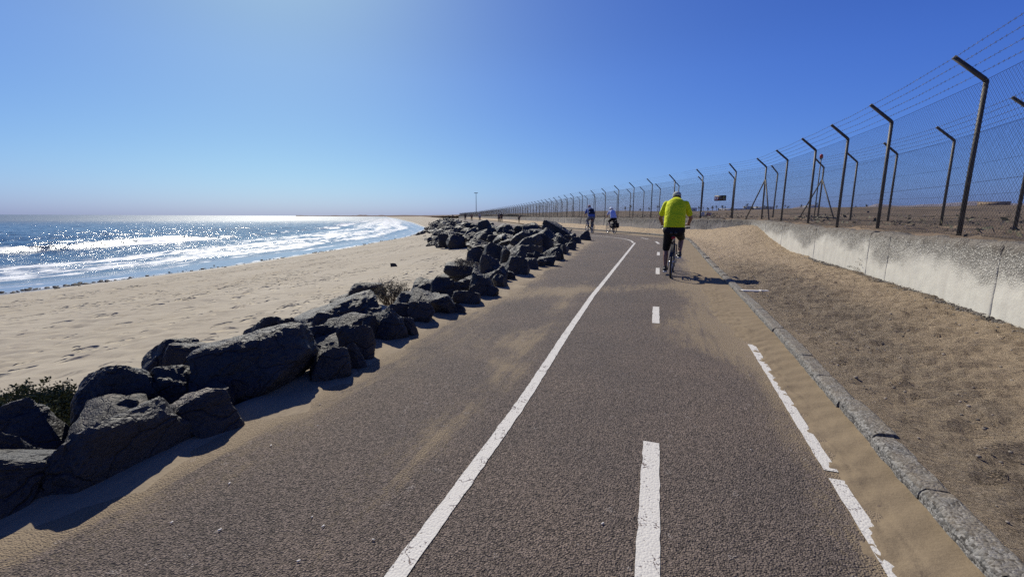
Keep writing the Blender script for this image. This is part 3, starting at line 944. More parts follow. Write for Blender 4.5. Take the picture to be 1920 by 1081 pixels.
KM = [kerb_mesh(i) for i in range(7)]
yk = -2.5; ki = 0
while yk < 46:
    sl = float(xR(yk + 0.2) - xR(yk - 0.2)) / 0.4
    L = 0.5
    st = L / math.sqrt(1 + sl * sl)
    ym = yk + st / 2
    o = bpy.data.objects.new('kerb_stone', KM[ki % 7])
    o.location = (float(xR(ym)) + 0.062 + random.gauss(0, 0.004), ym, float(lift(ym)) + random.gauss(0, 0.005))
    o.rotation_euler = (random.gauss(0, 0.008), random.gauss(0, 0.02), -math.atan(sl) + random.gauss(0, 0.008))
    link(o, kerb)
    yk += st; ki += 1

# ================================================================== WALLS
def wall_panel(parent, y0, y1, mat, fine, seed, top_rel=1.0):
    slope = (float(xWall(y1)) - float(xWall(y0))) / (y1 - y0)
    L = (y1 - y0) * math.sqrt(1 + slope * slope)
    n = max(3, int(L / (0.03 if fine else 0.25))); mrow = 34 if fine else 8
    t = np.linspace(y0 + 0.0012, y1 - 0.0012, n)
    fx_ = xWall(t); g = np.gradient(fx_, t); nn = np.sqrt(1 + g * g)
    nx, ny = -1 / nn, g / nn            # outward, towards the road
    base = lift(t)
    zz = np.concatenate([np.linspace(-0.15, 1, mrow)])
    T, Z = np.meshgrid(np.arange(n), zz, indexing='ij')
    topn = 0.030 * n2(t, 0 * t, 3.0, seed, 4)
    H = Z * (top_rel + topn)[:, None]
    disp = 0.012 * n2(t[:, None] + 0 * H, H, 6.0, seed + 1, 4) * (0.3 + 0.9 * sstep(0.4, 0.9, H)) - 0.05 * sstep(0.93, 1.0, Z) ** 2 - 0.02 * n2(t[:, None] + 0 * H, H, 14, seed + 2, 3) * sstep(0.8, 1.0, Z)
    disp = disp - 0.006 * ((T == 0) | (T == n - 1))
    P = np.stack([fx_[:, None] + nx[:, None] * disp, t[:, None] + ny[:, None] * disp, base[:, None] + H], -1)
    # top and back rows
    thick = [0.10, 0.2, WALL_T]
    rows = [P]
    up = [np.clip(H, 0, 2)]
    for th in thick:
        tz = (base + top_rel + topn + 0.012 * n2(t, 0 * t + th * 9, 6.0, seed + 5, 3))
        rows.append(np.stack([fx_ - nx * th, t - ny * th, tz], -1)[:, None, :]); up.append(np.full((n, 1), 1.0))
    rows.append(np.stack([fx_ - nx * WALL_T, t - ny * WALL_T, base - 0.15], -1)[:, None, :]); up.append(np.zeros((n, 1)))
    PP = np.concatenate(rows, 1); U = np.concatenate(up, 1)
    k_ = PP.shape[1]
    idx = np.arange(n * k_).reshape(n, k_)
    a = idx[:-1, :-1].ravel(); b = idx[1:, :-1].ravel(); c = idx[1:, 1:].ravel(); d = idx[:-1, 1:].ravel()
    F = [tuple(q) for q in np.stack([a, b, c, d], 1)]
    F.append(tuple(idx[0, :])); F.append(tuple(idx[-1, ::-1]))
    return mesh_from('wall_panel', PP.reshape(-1, 3), F, mat, parent, True, {'up': U})


wl = empty('retaining_wall'); tag(wl, 'low whitewashed concrete wall with a pebbly upper band along the sandy verge', 'wall')
joints = [-6, -3.0, -0.2, 2.4, 5.0, 7.9, 8.75, 11.8, 14.8, 16.9, 18.9]
for i in range(len(joints) - 1):
    wall_panel(wl, joints[i], joints[i + 1], M['wall_white'], joints[i] > 1.5, 100 + i * 7)
wf = empty('retaining_wall', (0, 0, 0)); tag(wf, 'concrete wall coloured grey as in shade, running into the distance behind the cyclists', 'wall')
yj = 18.9; i = 0
while yj < 330:
    st = 3.1 if yj < 60 else (6 if yj < 120 else 18)
    wall_panel(wf, yj, yj + st, M['wall_shaded'], yj < 32, 300 + i * 7)
    yj += st; i += 1

# ================================================================== FENCES
BEND = 2.2          # post height above the wall top
ARM_OUT, ARM_UP = 0.40, 0.36


def fence(name, label, xf, y_list, zb_fn, brace_at, y_end, group=None):
    root = empty(name); tag(root, label, 'fence', group)
    pts = []
    for y in y_list:
        e = 0.3
        sl = (float(xf(y + e)) - float(xf(y - e))) / (2 * e)
        nn = math.sqrt(1 + sl * sl)
        pts.append((Vector((float(xf(y)), y, zb_fn(y))), Vector((-1 / nn, sl / nn, 0))))
    for i, (p, nrm) in enumerate(pts):
        mb = MB()
        big = p.y < 30
        r = 0.031 if p.y < 60 else 0.038
        s = 10 if big else 5
        rnd = random.Random(i * 3 + int(p.x * 10))
        lean = Vector((rnd.gauss(0, 0.012), rnd.gauss(0, 0.012), 0))
        top = p + Vector((0, 0, BEND)) + lean
        tip = top + nrm * ARM_OUT + Vector((0, 0, ARM_UP))
        mb.tube([p - Vector((0, 0, 0.2)), p + Vector((0, 0, 1.1)) + lean * 0.5, top], r, s)
        mb.build('post', M['post'], root)
        am = MB()
        am.tube([top - Vector((0, 0, 0.01)) , top + (tip - top) * 0.06, tip], [r * 0.98, r * 1.02, r], s)
        am.build('post_arm', M['post'], root)
        if i in brace_at:
            for dsg in (-1, 1):
                j = min(max(i + dsg, 0), len(pts) - 1)
                if j == i: continue
                dr_ = (pts[j][0] - p); dr_.z = 0; dr_.normalize()
                b = MB(); b.tube([p + Vector((0, 0, 1.72)), p + dr_ * (1.15) + Vector((0, 0, -0.05))], 0.026, 7)
                b.build('brace', M['post'], root)
    # barbed strands on the arms
    for k in range(4):
        f = 0.25 + 0.25 * k
        if k == 3: f = 0.97
        path = []
        for i, (p, nrm) in enumerate(pts):
            q = p + Vector((0, 0, BEND)) + nrm * ARM_OUT * f + Vector((0, 0, ARM_UP * f))
            if i and p.y < 60:
                mid = (path[-1] + q) / 2 - Vector((0, 0, 0.018)); path.append(mid)
            path.append(q)
        w = MB()
        for i in range(len(path) - 1):
            a, b = path[i], path[i + 1]
            ymid = (a.y + b.y) / 2
            rad = 0.0026 if ymid < 40 else 0.005
            w.tube([a, b], rad, 3, cap=False)
            if ymid < 24:
                L = (b - a).length; nb = int(L / 0.11)
                for q in range(nb):
                    c = a.lerp(b, (q + 0.5) / nb)
                    an = random.random() * 6.28
                    for s_ in (0, 1):
                        dv = Vector((0, math.cos(an + s_ * 1.3), math.sin(an + s_ * 1.3))) * 0.018
                        w.tube([c - dv, c + dv], 0.0022, 3, cap=False)
        w.build('barbed_wire', M['wire'], root)
    # chain link, one panel per bay
    for i in range(len(pts) - 1):
        a, b = pts[i][0], pts[i + 1][0]
        L = (Vector((b.x - a.x, b.y - a.y, 0))).length
        ym = (a.y + b.y) / 2
        if ym < 26: pitch, rad = 0.066, 0.0013
        elif ym < 60: pitch, rad = 0.15, 0.0038
        elif ym < 130: pitch, rad = 0.5, 0.012
        else: pitch, rad = 1.2, 0.03
        H = BEND - 0.04
        off = pts[i][1] * 0.036

        def P(u, v):
            q = a.lerp(b, u / L); return Vector((q.x, q.y, q.z + 0.03 + v)) + off
        w = MB()
        for sgn in (1, -1):
            c = -H
            while c < L + H:
                # line u = c + v (or c' - v)
                if sgn > 0: u0, v0, u1, v1 = c, 0, c + H, H
                else: u0, v0, u1, v1 = c + H, 0, c, H
                # clip to 0..L
                def clip(u0, v0, u1, v1):
                    du = u1 - u0; t0, t1_ = 0.0, 1.0
                    for lim, s2 in ((0, 1), (L, -1)):
                        n0 = (u0 - lim) * s2; n1 = (u1 - lim) * s2
                        if n0 < 0 and n1 < 0: return None
                        if n0 < 0: t0 = max(t0, -n0 / (n1 - n0))
                        elif n1 < 0: t1_ = min(t1_, n0 / (n0 - n1))
                    if t1_ - t0 < 0.01: return None
                    return (u0 + du * t0, v0 + (v1 - v0) * t0, u0 + du * t1_, v0 + (v1 - v0) * t1_)
                r_ = clip(u0, v0, u1, v1)
                if r_: w.tube([P(r_[0], r_[1]), P(r_[2], r_[3])], rad, 3, cap=False)
                c += pitch
        for v in (0.02, 0.75, 1.45, H):
            w.tube([P(0, v), P(L, v)], max(rad * 1.2, 0.003), 3, cap=False)
        w.build('mesh_panel', M['wire'], root, smooth=False)
    return root, pts


xF1 = lambda y: xWall(y) + 0.30
o_y = [-4.9, -2.3, 0.3, 3.2, Y(6.4, 1), Y(9.05, 1), Y(11.1, 1), Y(13.2, 1), Y(15.8, 1), Y(18.3, 1.1), Y(20.4, 1.2), Y(22.8, 1.2), Y(25.7, 1.2), Y(28.4, 1.2), Y(31.5, 1.2), Y(34.6, 1.2), Y(37.9, 1.2)]
y_ = o_y[-1]
while y_ < 330:
    y_ += 3.0; o_y.append(y_)
zF = lambda y: 1.0 + float(lift(y)) + 0.0
f1, pts1 = fence('chain_link_fence', 'tall chain link fence with cranked posts and barbed wire standing on the low wall', xF1, o_y, zF, (9, 22, 30, 42, 54), 330)
xF2 = curve_fn([(4.0, 0.5), (7.5, 4.3), (9.88, 8.4), (11.35, 11.3), (12.3, 14.0), (13.0, 16.5), (13.15, 18.4), (13.0, 20.8), (12.3, 24), (11.8, 27), (11.4, 29.5), (11.2, 32.5), (11.0, 36), (10.6, 40), (9.4, 47), (8.0, 57), (6.7, 68), (5.0, 81), (-12.7, 200), (-62, 450)], 1.0, 0.7)
i_y = [Y(1.5, 1), Y(5.0, 1), Y(8.4, 1), Y(11.3, 1), Y(14.0, 1), Y(16.4, 1), Y(18.4, 1), Y(21.2, 1), Y(24, 1.2), Y(26.8, 1.2), Y(29.6, 1.2), Y(32.6, 1.2), Y(36, 1.2), Y(39, 1.2)]
y_ = i_y[-1]
while y_ < 330:
    y_ += 3.0; i_y.append(y_)
f2, pts2 = fence('chain_link_fence', 'second chain link fence with cranked posts set back inside the airfield', xF2, i_y, zF, (6, 19, 33), 330)

# ================================================================== ROCKS
_ico = {}


def ico(sub):
    if sub not in _ico:
        bm = bmesh.new(); bmesh.ops.create_icosphere(bm, subdivisions=sub, radius=1.0)
        v = np.array([x.co[:] for x in bm.verts]); f = np.array([[q.index for q in p.verts] for p in bm.faces])
        bm.free(); _ico[sub] = (v / np.linalg.norm(v, axis=1)[:, None], f)
    return _ico[sub]


def rock_shape(seed, sub, planes=10, sharp=16, rough=1.0, flat=None):
    """an angular boulder inside a unit box (x, y in -0.5..0.5, z in 0..1)"""
    r = np.random.default_rng(seed)
    sharp = sharp * 1.6
    d, f = ico(sub)
    n = r.normal(size=(planes, 3)); n /= np.linalg.norm(n, axis=1)[:, None]
    dist = r.uniform(0.62, 1.0, planes)
    extra = [(-0.1, -1.0, 0.25, 0.7), (0.12, 0.5, 0.9, 0.62), (1, -0.2, 0.2, 0.85), (-1, -0.1, 0.2, 0.85)]
    if flat is not None: extra.append(flat)
    for e in extra:
        v = np.array(e[:3]) + r.normal(size=3) * 0.18; v /= np.linalg.norm(v)
        n = np.vstack([n, v]); dist = np.append(dist, e[3])
    q = np.maximum(d @ n.T, 0.02) / dist
    rad = (q ** sharp).sum(1) ** (-1 / sharp)
    p = d * rad[:, None]
    o = r.uniform(-50, 50, 3)
    p = p + d * (0.08 * fbm(p * 1.4 + o, seed, 2) + 0.036 * rough * fbm(p * 4 + o, seed + 3, 4) )[:, None]
    if sub >= 5:
        rd = 1 - np.abs(fbm(p * 7 + o, seed + 9, 4))
        p = p + d * (0.022 * rough * rd + 0.013 * rough * fbm(p * 24 + o, seed + 7, 3))[:, None]
    lo, hi = p.min(0), p.max(0)
    p = (p - lo) / (hi - lo)
    p[:, :2] -= 0.5
    return p, f


ROCK_N = [0]


def put_rock(c, w, d, h, yaw, label, group=None, sub=4, seed=None, sl=0.0, sly=0.0, sunk=0.3, dust=0.0, shape=None, name='boulder', flat=None, sharp=16, tilt=0.0):
    """c: point on the ground under the middle of the rock; h: height shown above it"""
    ROCK_N[0] += 1
    seed = seed or ROCK_N[0] * 13 + 5
    if shape is None:
        p, f = rock_shape(seed, sub, flat=flat, sharp=sharp)
        p = p.copy()
        zt = p[:, 2]
        zt = zt * (1 + sl * p[:, 0] * 2 + sly * p[:, 1] * 2)
        zt = zt / zt.max()
        p = np.stack([p[:, 0] * w, p[:, 1] * d, zt * h * (1 + sunk) - h * sunk], 1)
        o = mesh_from(name, p, f, M['rock'], smooth=False)
    else:
        o = bpy.data.objects.new(name, shape); link(o)
        o.scale = (w, d, h)
    o.location = c; o.rotation_euler = (random.gauss(0, tilt), random.gauss(0, tilt), yaw) if tilt else (0, 0, yaw)
    o['dust'] = float(dust)
    tag(o, label, 'boulder', group)
    return o


ROW = 'black boulders along the seaward edge of the path'


def R(x0, x1, top, base, zb, label, sub=4, dep=0.9, seed=None, sl=0.0, sly=0.0, dust=0.0, flat=None, yaw=0.0, sharp=17, front=None):
    """boulder seen between x0..x1, its top at row `top`, its foot on ground of height zb at row `base`"""
    zb_ = zb
    xm = (x0 + x1) / 2
    A = W(xm, base, zb_)
    # front foot at A; the middle lies half a depth behind
    zc = (A - Vector((0, 0, CAM_H))).dot(C_F)
    w = (x1 - x0) * zc / FOC * 1.13
    d = max(0.12, w * dep)
    az = math.atan2(A.x, A.y)
    fw = Vector((math.sin(az), math.cos(az), 0))
    mid = A + fw * d * 0.42
    w *= (zc + d * 0.3) / zc
    T = WD(xm, top, (mid - Vector((0, 0, CAM_H))).dot(C_F))
    h = max(0.06, T.z - zb_)
    return put_rock((mid.x, mid.y, zb_), w, d, h, -az + yaw, label, ROW, sub, seed, sl, sly, 0.75, dust, flat=flat, sharp=sharp)


# nearest stretch, each boulder where it lies
R(-130, 86, 838, 1000, 0.0, 'black boulder cut off by the lower left corner of the photo, tallest at its left', 5, 0.7, sl=-0.25)
R(-20, 139, 778, 915, -0.02, 'low black boulder with one long rounded top, right behind the corner boulder', 5, 0.6)
R(6, 157, 740, 868, -0.10, 'craggy black boulder half hidden, directly in front of the green shore shrub', 5, 0.7, sl=0.1)
# the long slab lies along the edge of the path
A4 = W(78, 985, 0.0); B4 = W(388, 802, 0.0); dv = B4 - A4
yw = math.atan2(dv.y, dv.x)
put_rock(tuple((A4 + B4) / 2 + Vector((-0.17, 0.05, -0.02))), dv.length * 1.10, 0.42, 0.325, yw, 'long slanting slab of dark rock with a rough sunlit upper edge, beside the path', ROW, 5, 83, sl=0.12, sly=-0.05, sunk=0.9, dust=0.0, flat=(0.05, 0.75, 0.7, 0.33))
R(172, 291, 672, 812, -0.10, 'rounded dome shaped black boulder rising behind the long slab', 5, 0.85, sharp=7)
R(274, 388, 676, 775, -0.04, 'pitted wedge of black rock between the dome boulder and the big blocky boulder', 5, 0.8, sl=0.1)
R(283, 368, 630, 715, -0.12, 'smooth dark boulder standing behind the pitted wedge rock, left of its twin', 4, 0.8)
R(326, 412, 632, 712, -0.12, 'dark boulder leaning against the left end of the big blocky boulder', 4, 0.8)
R(390, 586, 609, 748, 0.0, 'largest black boulder of the near row, broad and blocky with a rough lit top edge', 5, 0.75, sharp=12, seed=41, flat=(0.05, 0.15, 1, 0.62))
R(345, 452, 724, 818, 0.0, 'low ledge of rock carrying a small patch of pale sand, below the big blocky boulder', 5, 0.7, dust=0.45, flat=(0, 0, 1, 0.5))
R(456, 528, 588, 640, -0.25, 'small dark rock peeping over the left top of the big blocky boulder', 4, 0.9)
R(526, 567, 590, 630, -0.2, 'small grey rock peeping over the right top of the big blocky boulder', 4, 0.9)
R(586, 643, 580, 628, -0.08, 'little pyramid shaped black rock perched above a flat topped one', 4, 0.9, sharp=14)
R(570, 646, 602, 664, -0.02, 'flat topped grey rock under the little pyramid rock', 5, 0.9, flat=(0, 0, 1, 0.5))
R(579, 655, 643, 712, 0.0, 'chunky boulder with a bright left edge, just right of the largest boulder', 5, 0.85, sl=0.15)
R(560, 716, 545, 612, -0.35, 'wide gently sloping sheet of dark lava behind the row, bright and rough on top', 5, 1.1, seed=52, sl=0.35, flat=(-0.3, 0.1, 1, 0.5))
R(640, 702, 603, 678, 0.0, 'upright boulder with a notched top, next to the chunky one', 5, 0.8)
R(674, 712, 590, 650, -0.02, 'narrow black boulder wedged between the notched boulder and the square shouldered one', 4, 0.9)
R(698, 763, 574, 640, 0.0, 'square shouldered boulder with a lit top facet in the front row', 5, 0.85, sharp=13)
R(727, 771, 565, 612, -0.04, 'small dark boulder behind the square shouldered one', 4, 0.9)
R(768, 813, 559, 606, 0.0, 'pointed egg shaped boulder leaning to the left in the front row', 5, 0.9, sl=-0.2)
R(798, 851, 549, 592, 0.0, 'neat squarish boulder with a cracked flat top in the front row', 5, 0.9, sharp=13, flat=(0, 0.1, 1, 0.6))
R(740, 797, 543, 578, -0.10, 'flat dark rock behind the egg shaped boulder', 4, 0.9)
R(764, 830, 519, 568, -0.15, 'tall dark boulder with a pale dusty back, right beside the twiggy shrub', 4, 0.9, dust=0.05, sl=-0.15)
R(808, 857, 514, 562, -0.05, 'bulky round headed boulder behind the squarish cracked one', 4, 0.9)
R(646, 716, 526, 556, -0.55, 'low dark rock lying under the left side of the twiggy shrub', 4, 0.9)
R(845, 899, 540, 571, 0.0, 'shield shaped boulder with a sharp ridge, alone in front of a sandy gap', 5, 0.9, sharp=14)
R(860, 892, 523, 553, -0.05, 'small black rock stacked above the shield shaped boulder', 4, 0.9)
R(874, 926, 501, 557, 0.0, 'tall boulder with a serrated lit crest in the front row', 5, 0.9, sharp=12)
R(836, 897, 490, 518, -0.45, 'brushy dark rock below the grey tuft at the back of the row', 4, 0.9)
R(898, 937, 475, 512, -0.15, 'pointed dark boulder at the back of the row beyond the serrated one', 4, 0.9)
R(908, 952, 496, 532, -0.02, 'rock with one bright white sunlit face', 4, 0.9, sl=0.2, dust=0.4, flat=(-0.5, 0, 1, 0.5))
R(924, 960, 512, 540, 0.0, 'small rock in shadow in front of the white faced one', 4, 0.9)
R(948, 991, 478, 517, 0.0, 'dark rounded front row boulder whose shadow spreads like a skirt', 4, 0.9)
R(985, 1010, 482, 507, 0.0, 'small leaning pyramid rock at the edge of the asphalt', 4, 0.9, sharp=14)
R(873, 908, 463, 490, -0.5, 'ridged boulder at the seaward end of a dark pile', 4, 0.9)
R(905, 944, 453, 488, -0.3, 'peaked boulder on top of the dark pile', 4, 0.9, sharp=13)
R(938, 962, 460, 486, -0.15, 'stubby black boulder just right of the peaked one', 4, 0.9)
R(956, 1014, 457, 484, -0.05, 'long flat grey slab lying below the big two toned boulder', 4, 0.8, sl=0.1, flat=(0, 0, 1, 0.4))
R(940, 1014, 437, 478, -0.10, 'big two toned boulder, its left face lit grey and its right face black', 5, 0.8, sl=0.25, sharp=16, seed=90, flat=(-0.75, 0.2, 0.6, 0.45))
R(1010, 1036, 437, 470, 0.0, 'tall narrow boulder with one white side, touching the two toned boulder', 4, 0.9)
R(958, 999, 433, 456, -0.05, 'flat box like boulder behind the two toned one', 4, 0.9, sharp=14)
R(1020, 1086, 412, 452, 0.05, 'huge hump backed boulder, highest of the far row, sloping down to the right', 5, 0.8, sl=-0.35, seed=95)
R(1018, 1066, 424, 453, 0.03, 'layered boulder in front of the hump backed one', 4, 0.9, sl=-0.1)
R(1084, 1108, 431, 452, 0.15, 'last boulder of the row at the bend, dark and upright beside the asphalt', 5, 0.9)
R(1071, 1092, 443, 460, 0.1, 'low boulder next to the last one at the bend', 4, 0.9)
R(1044, 1075, 442, 464, 0.08, 'slanting boulder on the edge of the path under the hump backed one', 4, 0.9, sl=-0.2)
for (a, b, t, q, l) in ((1059, 1081, 453, 467, 'small dark boulder on the asphalt edge in front of the slanting boulder'), (1040, 1066, 456, 474, 'low dark boulder in the front row straight below the slanting boulder'),
                        (1020, 1056, 461, 486, 'ribbed boulder jutting towards the path below the layered boulder'), (1049, 1063, 458, 476, 'tiny dark stone squeezed against the ribbed boulder'),
                        (998, 1034, 468, 493, 'rounded front row boulder between the ribbed boulder and the leaning pyramid'), (996, 1024, 484, 500, 'small flat stone at the very edge of the asphalt, right of the leaning pyramid'),
                        (984, 1006, 473, 492, 'dark stone directly behind the leaning pyramid rock'), (1009, 1041, 477, 498, 'squat front row stone with a long pointed shadow beside the small flat stone'),
                        (1033, 1052, 470, 488, 'little stone touching the right side of the ribbed boulder'), (966, 990, 470, 496, 'dark boulder behind the one with a shadow like a skirt'),
                        (1066, 1080, 449, 463, 'smallest stone beside the low boulder at the bend'), (930, 952, 504, 528, 'dark stone standing in front of the white faced rock'), (962, 980, 486, 505, 'short black stone behind the second of the two front row boulders')):
    R(a, b, t, q, float(lift(Y(FOC * CAM_H / (q - 406)))), l, 4, 0.9)

for (a, b, t, q, l) in ((440, 486, 700, 752, 'dark wedge filling the gap between the ledge with the sand patch and the largest boulder'),
                        (652, 690, 636, 690, 'small stone between the chunky boulder and the notched one'), (755, 787, 590, 628, 'small dark stone to the left of the egg shaped boulder'),
                        (846, 872, 566, 588, 'little stone lying between the cracked squarish boulder and the shield shaped one'), (905, 934, 530, 556, 'flat stone on the sand between the serrated boulder and the white faced rock'),
                        (940, 966, 506, 526, 'small stone on the near side of the two front row boulders'), (216, 262, 742, 812, 'dark stone squeezed between the dome boulder and the long slab')):
    R(a, b, t, q, 0.0, l, 4, 0.9)

# the distant heap between path and beach
SH = []
for i in range(12):
    p, f = rock_shape(900 + i, 4, planes=9, sharp=20, rough=1.5)
    p[:, 2] = p[:, 2] * 1.3 - 0.3
    o = mesh_from('boulder', p, f, M['rock'], smooth=False); SH.append(o.data); bpy.data.objects.remove(o)


def heap(n, y0, y1, s0, s1, smin, smax, label, group, zadd=0.0):
    k_ = 0
    while k_ < n:
        y = y0 * (y1 / y0) ** random.random()
        s_ = random.uniform(s0(y), s1(y))
        x = float(xL(y)) - s_
        sz = random.uniform(smin, smax) * (1.25 if random.random() < 0.15 else 1)
        t = (s_ - s0(y)) / max(0.1, s1(y) - s0(y))
        zg = (1 - t) * float(lift(y)) + t * beach_z(x, y) - 0.05 - 0.2 * float(sstep(30, 40, y)) + zadd * math.sin(math.pi * min(1, t * 1.1)) * random.random()
        put_rock((x, y, zg), sz * random.uniform(0.95, 1.7), sz * random.uniform(0.8, 1.4), sz * random.uniform(0.40, 0.72), random.uniform(0, 6.28), label, group, tilt=0.3, shape=SH[k_ % 12], dust=random.choice((0, 0, 0.1, 0.2, 0.3)))
        k_ += 1


# boulders packed in behind the named ones of the near row
near_names = [o for o in COL.objects if o.get('group') == ROW and o.location.y < 21]
pk = 0
for o in near_names:
    y = o.location.y + random.uniform(0.25, 0.5) * (0.6 + o.location.y * 0.09)
    x = min(o.location.x - random.uniform(0.25, 0.6) * (0.6 + o.location.y * 0.07), float(xL(y)) - 0.55)
    sz = random.uniform(0.42, 0.66) * (0.75 + 0.035 * y)
    if random.random() < 0.2: continue
    put_rock((x, y, beach_z(x, y) - 0.03), sz * random.uniform(.9, 1.4), sz * random.uniform(.9, 1.3), sz * random.uniform(.5, .8), random.uniform(0, 6.28), 'rough dark boulder half hidden behind the near row, seaward side', 'boulders packed behind the near row', shape=SH[pk % 12], dust=random.choice((0, 0.1, 0.2)))
    pk += 1
heap(66, 20, 38, lambda y: 0.5, lambda y: 3.2 + 0.16 * (y - 20), 0.5, 1.1, 'dark boulder in the heap just before the bend', 'boulders in the heap before the bend', 0.12)
heap(84, 34, 75, lambda y: 0.5, lambda y: 7.0, 0.65, 1.2, 'grey black boulder in the middle of the far rock heap', 'boulders in the far heap', 0.12)
# the rest of the rock bank, too small to tell apart: one mass
mv, mf, mo = [], [], 0
for me_ in SH:
    vv = np.zeros(len(me_.vertices) * 3, np.float32); me_.vertices.foreach_get('co', vv)
    ff = np.array([p_.vertices[:] for p_ in me_.polygons])
    mv.append(vv.reshape(-1, 3)); mf.append(ff)
AV, AF = [], []
for k_ in range(420):
    far_ = k_ < 170
    if far_:
        y = 70 * (200 / 70) ** random.random(); s0_, s1_ = 0.5, 8.5; sz = random.uniform(0.7, 1.35)
    else:
        y = 19 * (78 / 19) ** random.random(); s0_, s1_ = 0.4, min(7.0, 3.0 + 0.16 * (y - 19)); sz = random.uniform(0.3, 0.6)
    s_ = random.uniform(s0_, s1_); x = float(xL(y)) - s_; t = (s_ - s0_) / (s1_ - s0_)
    zg = (1 - t) * float(lift(y)) + t * beach_z(x, y) - 0.05 - 0.3 * float(sstep(30, 40, y))
    a = random.uniform(0, 6.28); q = k_ % 12
    vv = mv[q] * np.array([sz * random.uniform(.8, 1.4), sz * random.uniform(.8, 1.3), sz * random.uniform(.45, .85)])
    vv = np.stack([vv[:, 0] * math.cos(a) - vv[:, 1] * math.sin(a) + x, vv[:, 0] * math.sin(a) + vv[:, 1] * math.cos(a) + y, vv[:, 2] + zg], 1)
    AV.append(vv); AF.append(mf[q] + mo); mo += len(vv)
o = mesh_from('rubble', np.concatenate(AV), np.concatenate(AF), M['rock'], smooth=False)
tag(o, 'small broken rock filling the far rock bank', None, None, 'stuff')
# a few larger, paler blocks that stand out of the heap
for (a, b, t, q, l) in ((897, 928, 411, 433, 'smooth round backed boulder crowning the far heap below the walkers'), (907, 926, 417, 435, 'dark egg of rock in front of the round backed boulder'),
                        (868, 898, 425, 447, 'pale slab tilted towards the sea in the far heap'), (932, 968, 419, 437, 'broad sunlit slab in the far heap below the strolling couple'),
                        (944, 966, 428, 443, 'dark wedge right under the broad sunlit slab'), (965, 1001, 420, 438, 'boxy grey boulder with a shaded front in the far heap'),
                        (838, 871, 438, 459, 'rugged boulder on the seaward foot of the far heap'), (823, 845, 437, 457, 'lowest outlying boulder of the far heap, resting on beach sand')):
    R(a, b, t, q, beach_z(W((a + b) / 2, q, -0.3).x, W((a + b) / 2, q, -0.3).y) * 0.7, l, 4, 0.9, sl=random.uniform(-0.2, 0.3), dust=0.12)

P0 = W(738, 491, -1.0)
put_rock((P0.x, P0.y, beach_z(P0.x, P0.y)), 0.34, 0.25, 0.22, 0.4, 'single dark stone lying alone on the open beach', None, 4, name='stone')

# shingle and weed washed up along the water line
mb = MB(); rnd = random.Random(5)
for i in range(900):
    y = 16 * (5.5 ** rnd.random())
    cl = math.sin(y * 0.9) + math.sin(y * 0.31 + 1)
    if rnd.random() > 0.12 + 0.45 * max(0, cl): continue
    x = float(xShore(y)) + rnd.gauss(0.4, 0.55)
    sz = rnd.uniform(0.03, 0.11)
    z_ = max(beach_z(x, y), SEA) + sz * 0.2
    mb.sphere((x, y, z_), (sz, sz * rnd.uniform(0.7, 1.6), sz * 0.5), 6, 4)
tag(mb.build('shingle', M['rock']), 'dark shingle strewn along the edge of the water', None, None, 'stuff')
mb = MB()
for i in range(2600):
    y = rnd.uniform(1.5, 13); x = float(xWall(y)) - abs(rnd.gauss(0.02, 0.13)) - 0.01
    sz = 0.006 + 0.014 * rnd.random() ** 2
    mb.sphere((x, y, verge_z(x, y) - 0.02 + rnd.random() * 0.012), (sz * rnd.uniform(.7, 1.5), sz * rnd.uniform(.7, 1.5), sz * 0.8), 5, 3)
tag(mb.build('gravel', simple('grey_gravel', (0.15, 0.135, 0.115), 0.9, 0, 0.6, 3)), 'dark gravel banked along the foot of the wall', None, None, 'stuff')
# grit and pebbles on the verge and the beach edge
mb = MB()
for i in range(1500):
    y = rnd.uniform(0.4, 11); x = rnd.uniform(float(xR(y)) + 0.2, float(xWall(y)) - 0.02)
    if rnd.random() < 0.35: x = float(xWall(y)) - abs(rnd.gauss(0, 0.12)) - 0.02
    sz = 0.004 + 0.010 * rnd.random() ** 3
    mb.sphere((x, y, verge_z(x, y) + 0.012), (sz, sz * 1.3, sz * 0.7), 5, 3)
tag(mb.build('gravel', simple('gravel_stone', (0.22, 0.185, 0.15), 0.9, 0, 0.6, 3)), 'loose gravel scattered over the verge', None, None, 'stuff')
M['shell'] = simple('shell', (0.55, 0.52, 0.48), 0.7)
mb = MB()
for (px, py) in ((1267, 704), (322, 978), (412, 992), (600, 757), (596, 797), (508, 834), (606, 985), (585, 968), (1163, 735), (430, 905), (700, 1010), (560, 1050), (1408, 842), (1130, 980)):
    p = W(px, py, 0.006); s_ = rnd.uniform(0.003, 0.007); a = rnd.random() * 3
    mb.box(p, (s_ * 2.2, s_, 0.002), Matrix.Rotation(a, 3, 'Z') @ Matrix.Rotation(0.2, 3, 'X'))
tag(mb.build('shell_fragments', M['shell']), 'pale shell fragments lying on the asphalt', None, None, 'stuff')

# ================================================================== PLANTS
def leaf_mat(name, a, b):
    k = NT(name)
    oi = k.n('NewGeometry').outputs['Random Per Island']
    return k.fin(k.mix(oi, a, b), 0.65, Specular_IOR_Level=0.25)


M['leaf_green'] = leaf_mat('leaf_green', (0.035, 0.048, 0.018), (0.115, 0.125, 0.045))
M['leaf_dry'] = leaf_mat('leaf_dry', (0.050, 0.048, 0.028), (0.145, 0.130, 0.080))
M['leaf_grey'] = leaf_mat('leaf_grey', (0.05, 0.046, 0.036), (0.12, 0.105, 0.085))
M['twig'] = simple('twig', (0.12, 0.09, 0.06), 0.85, 0, 0.3)


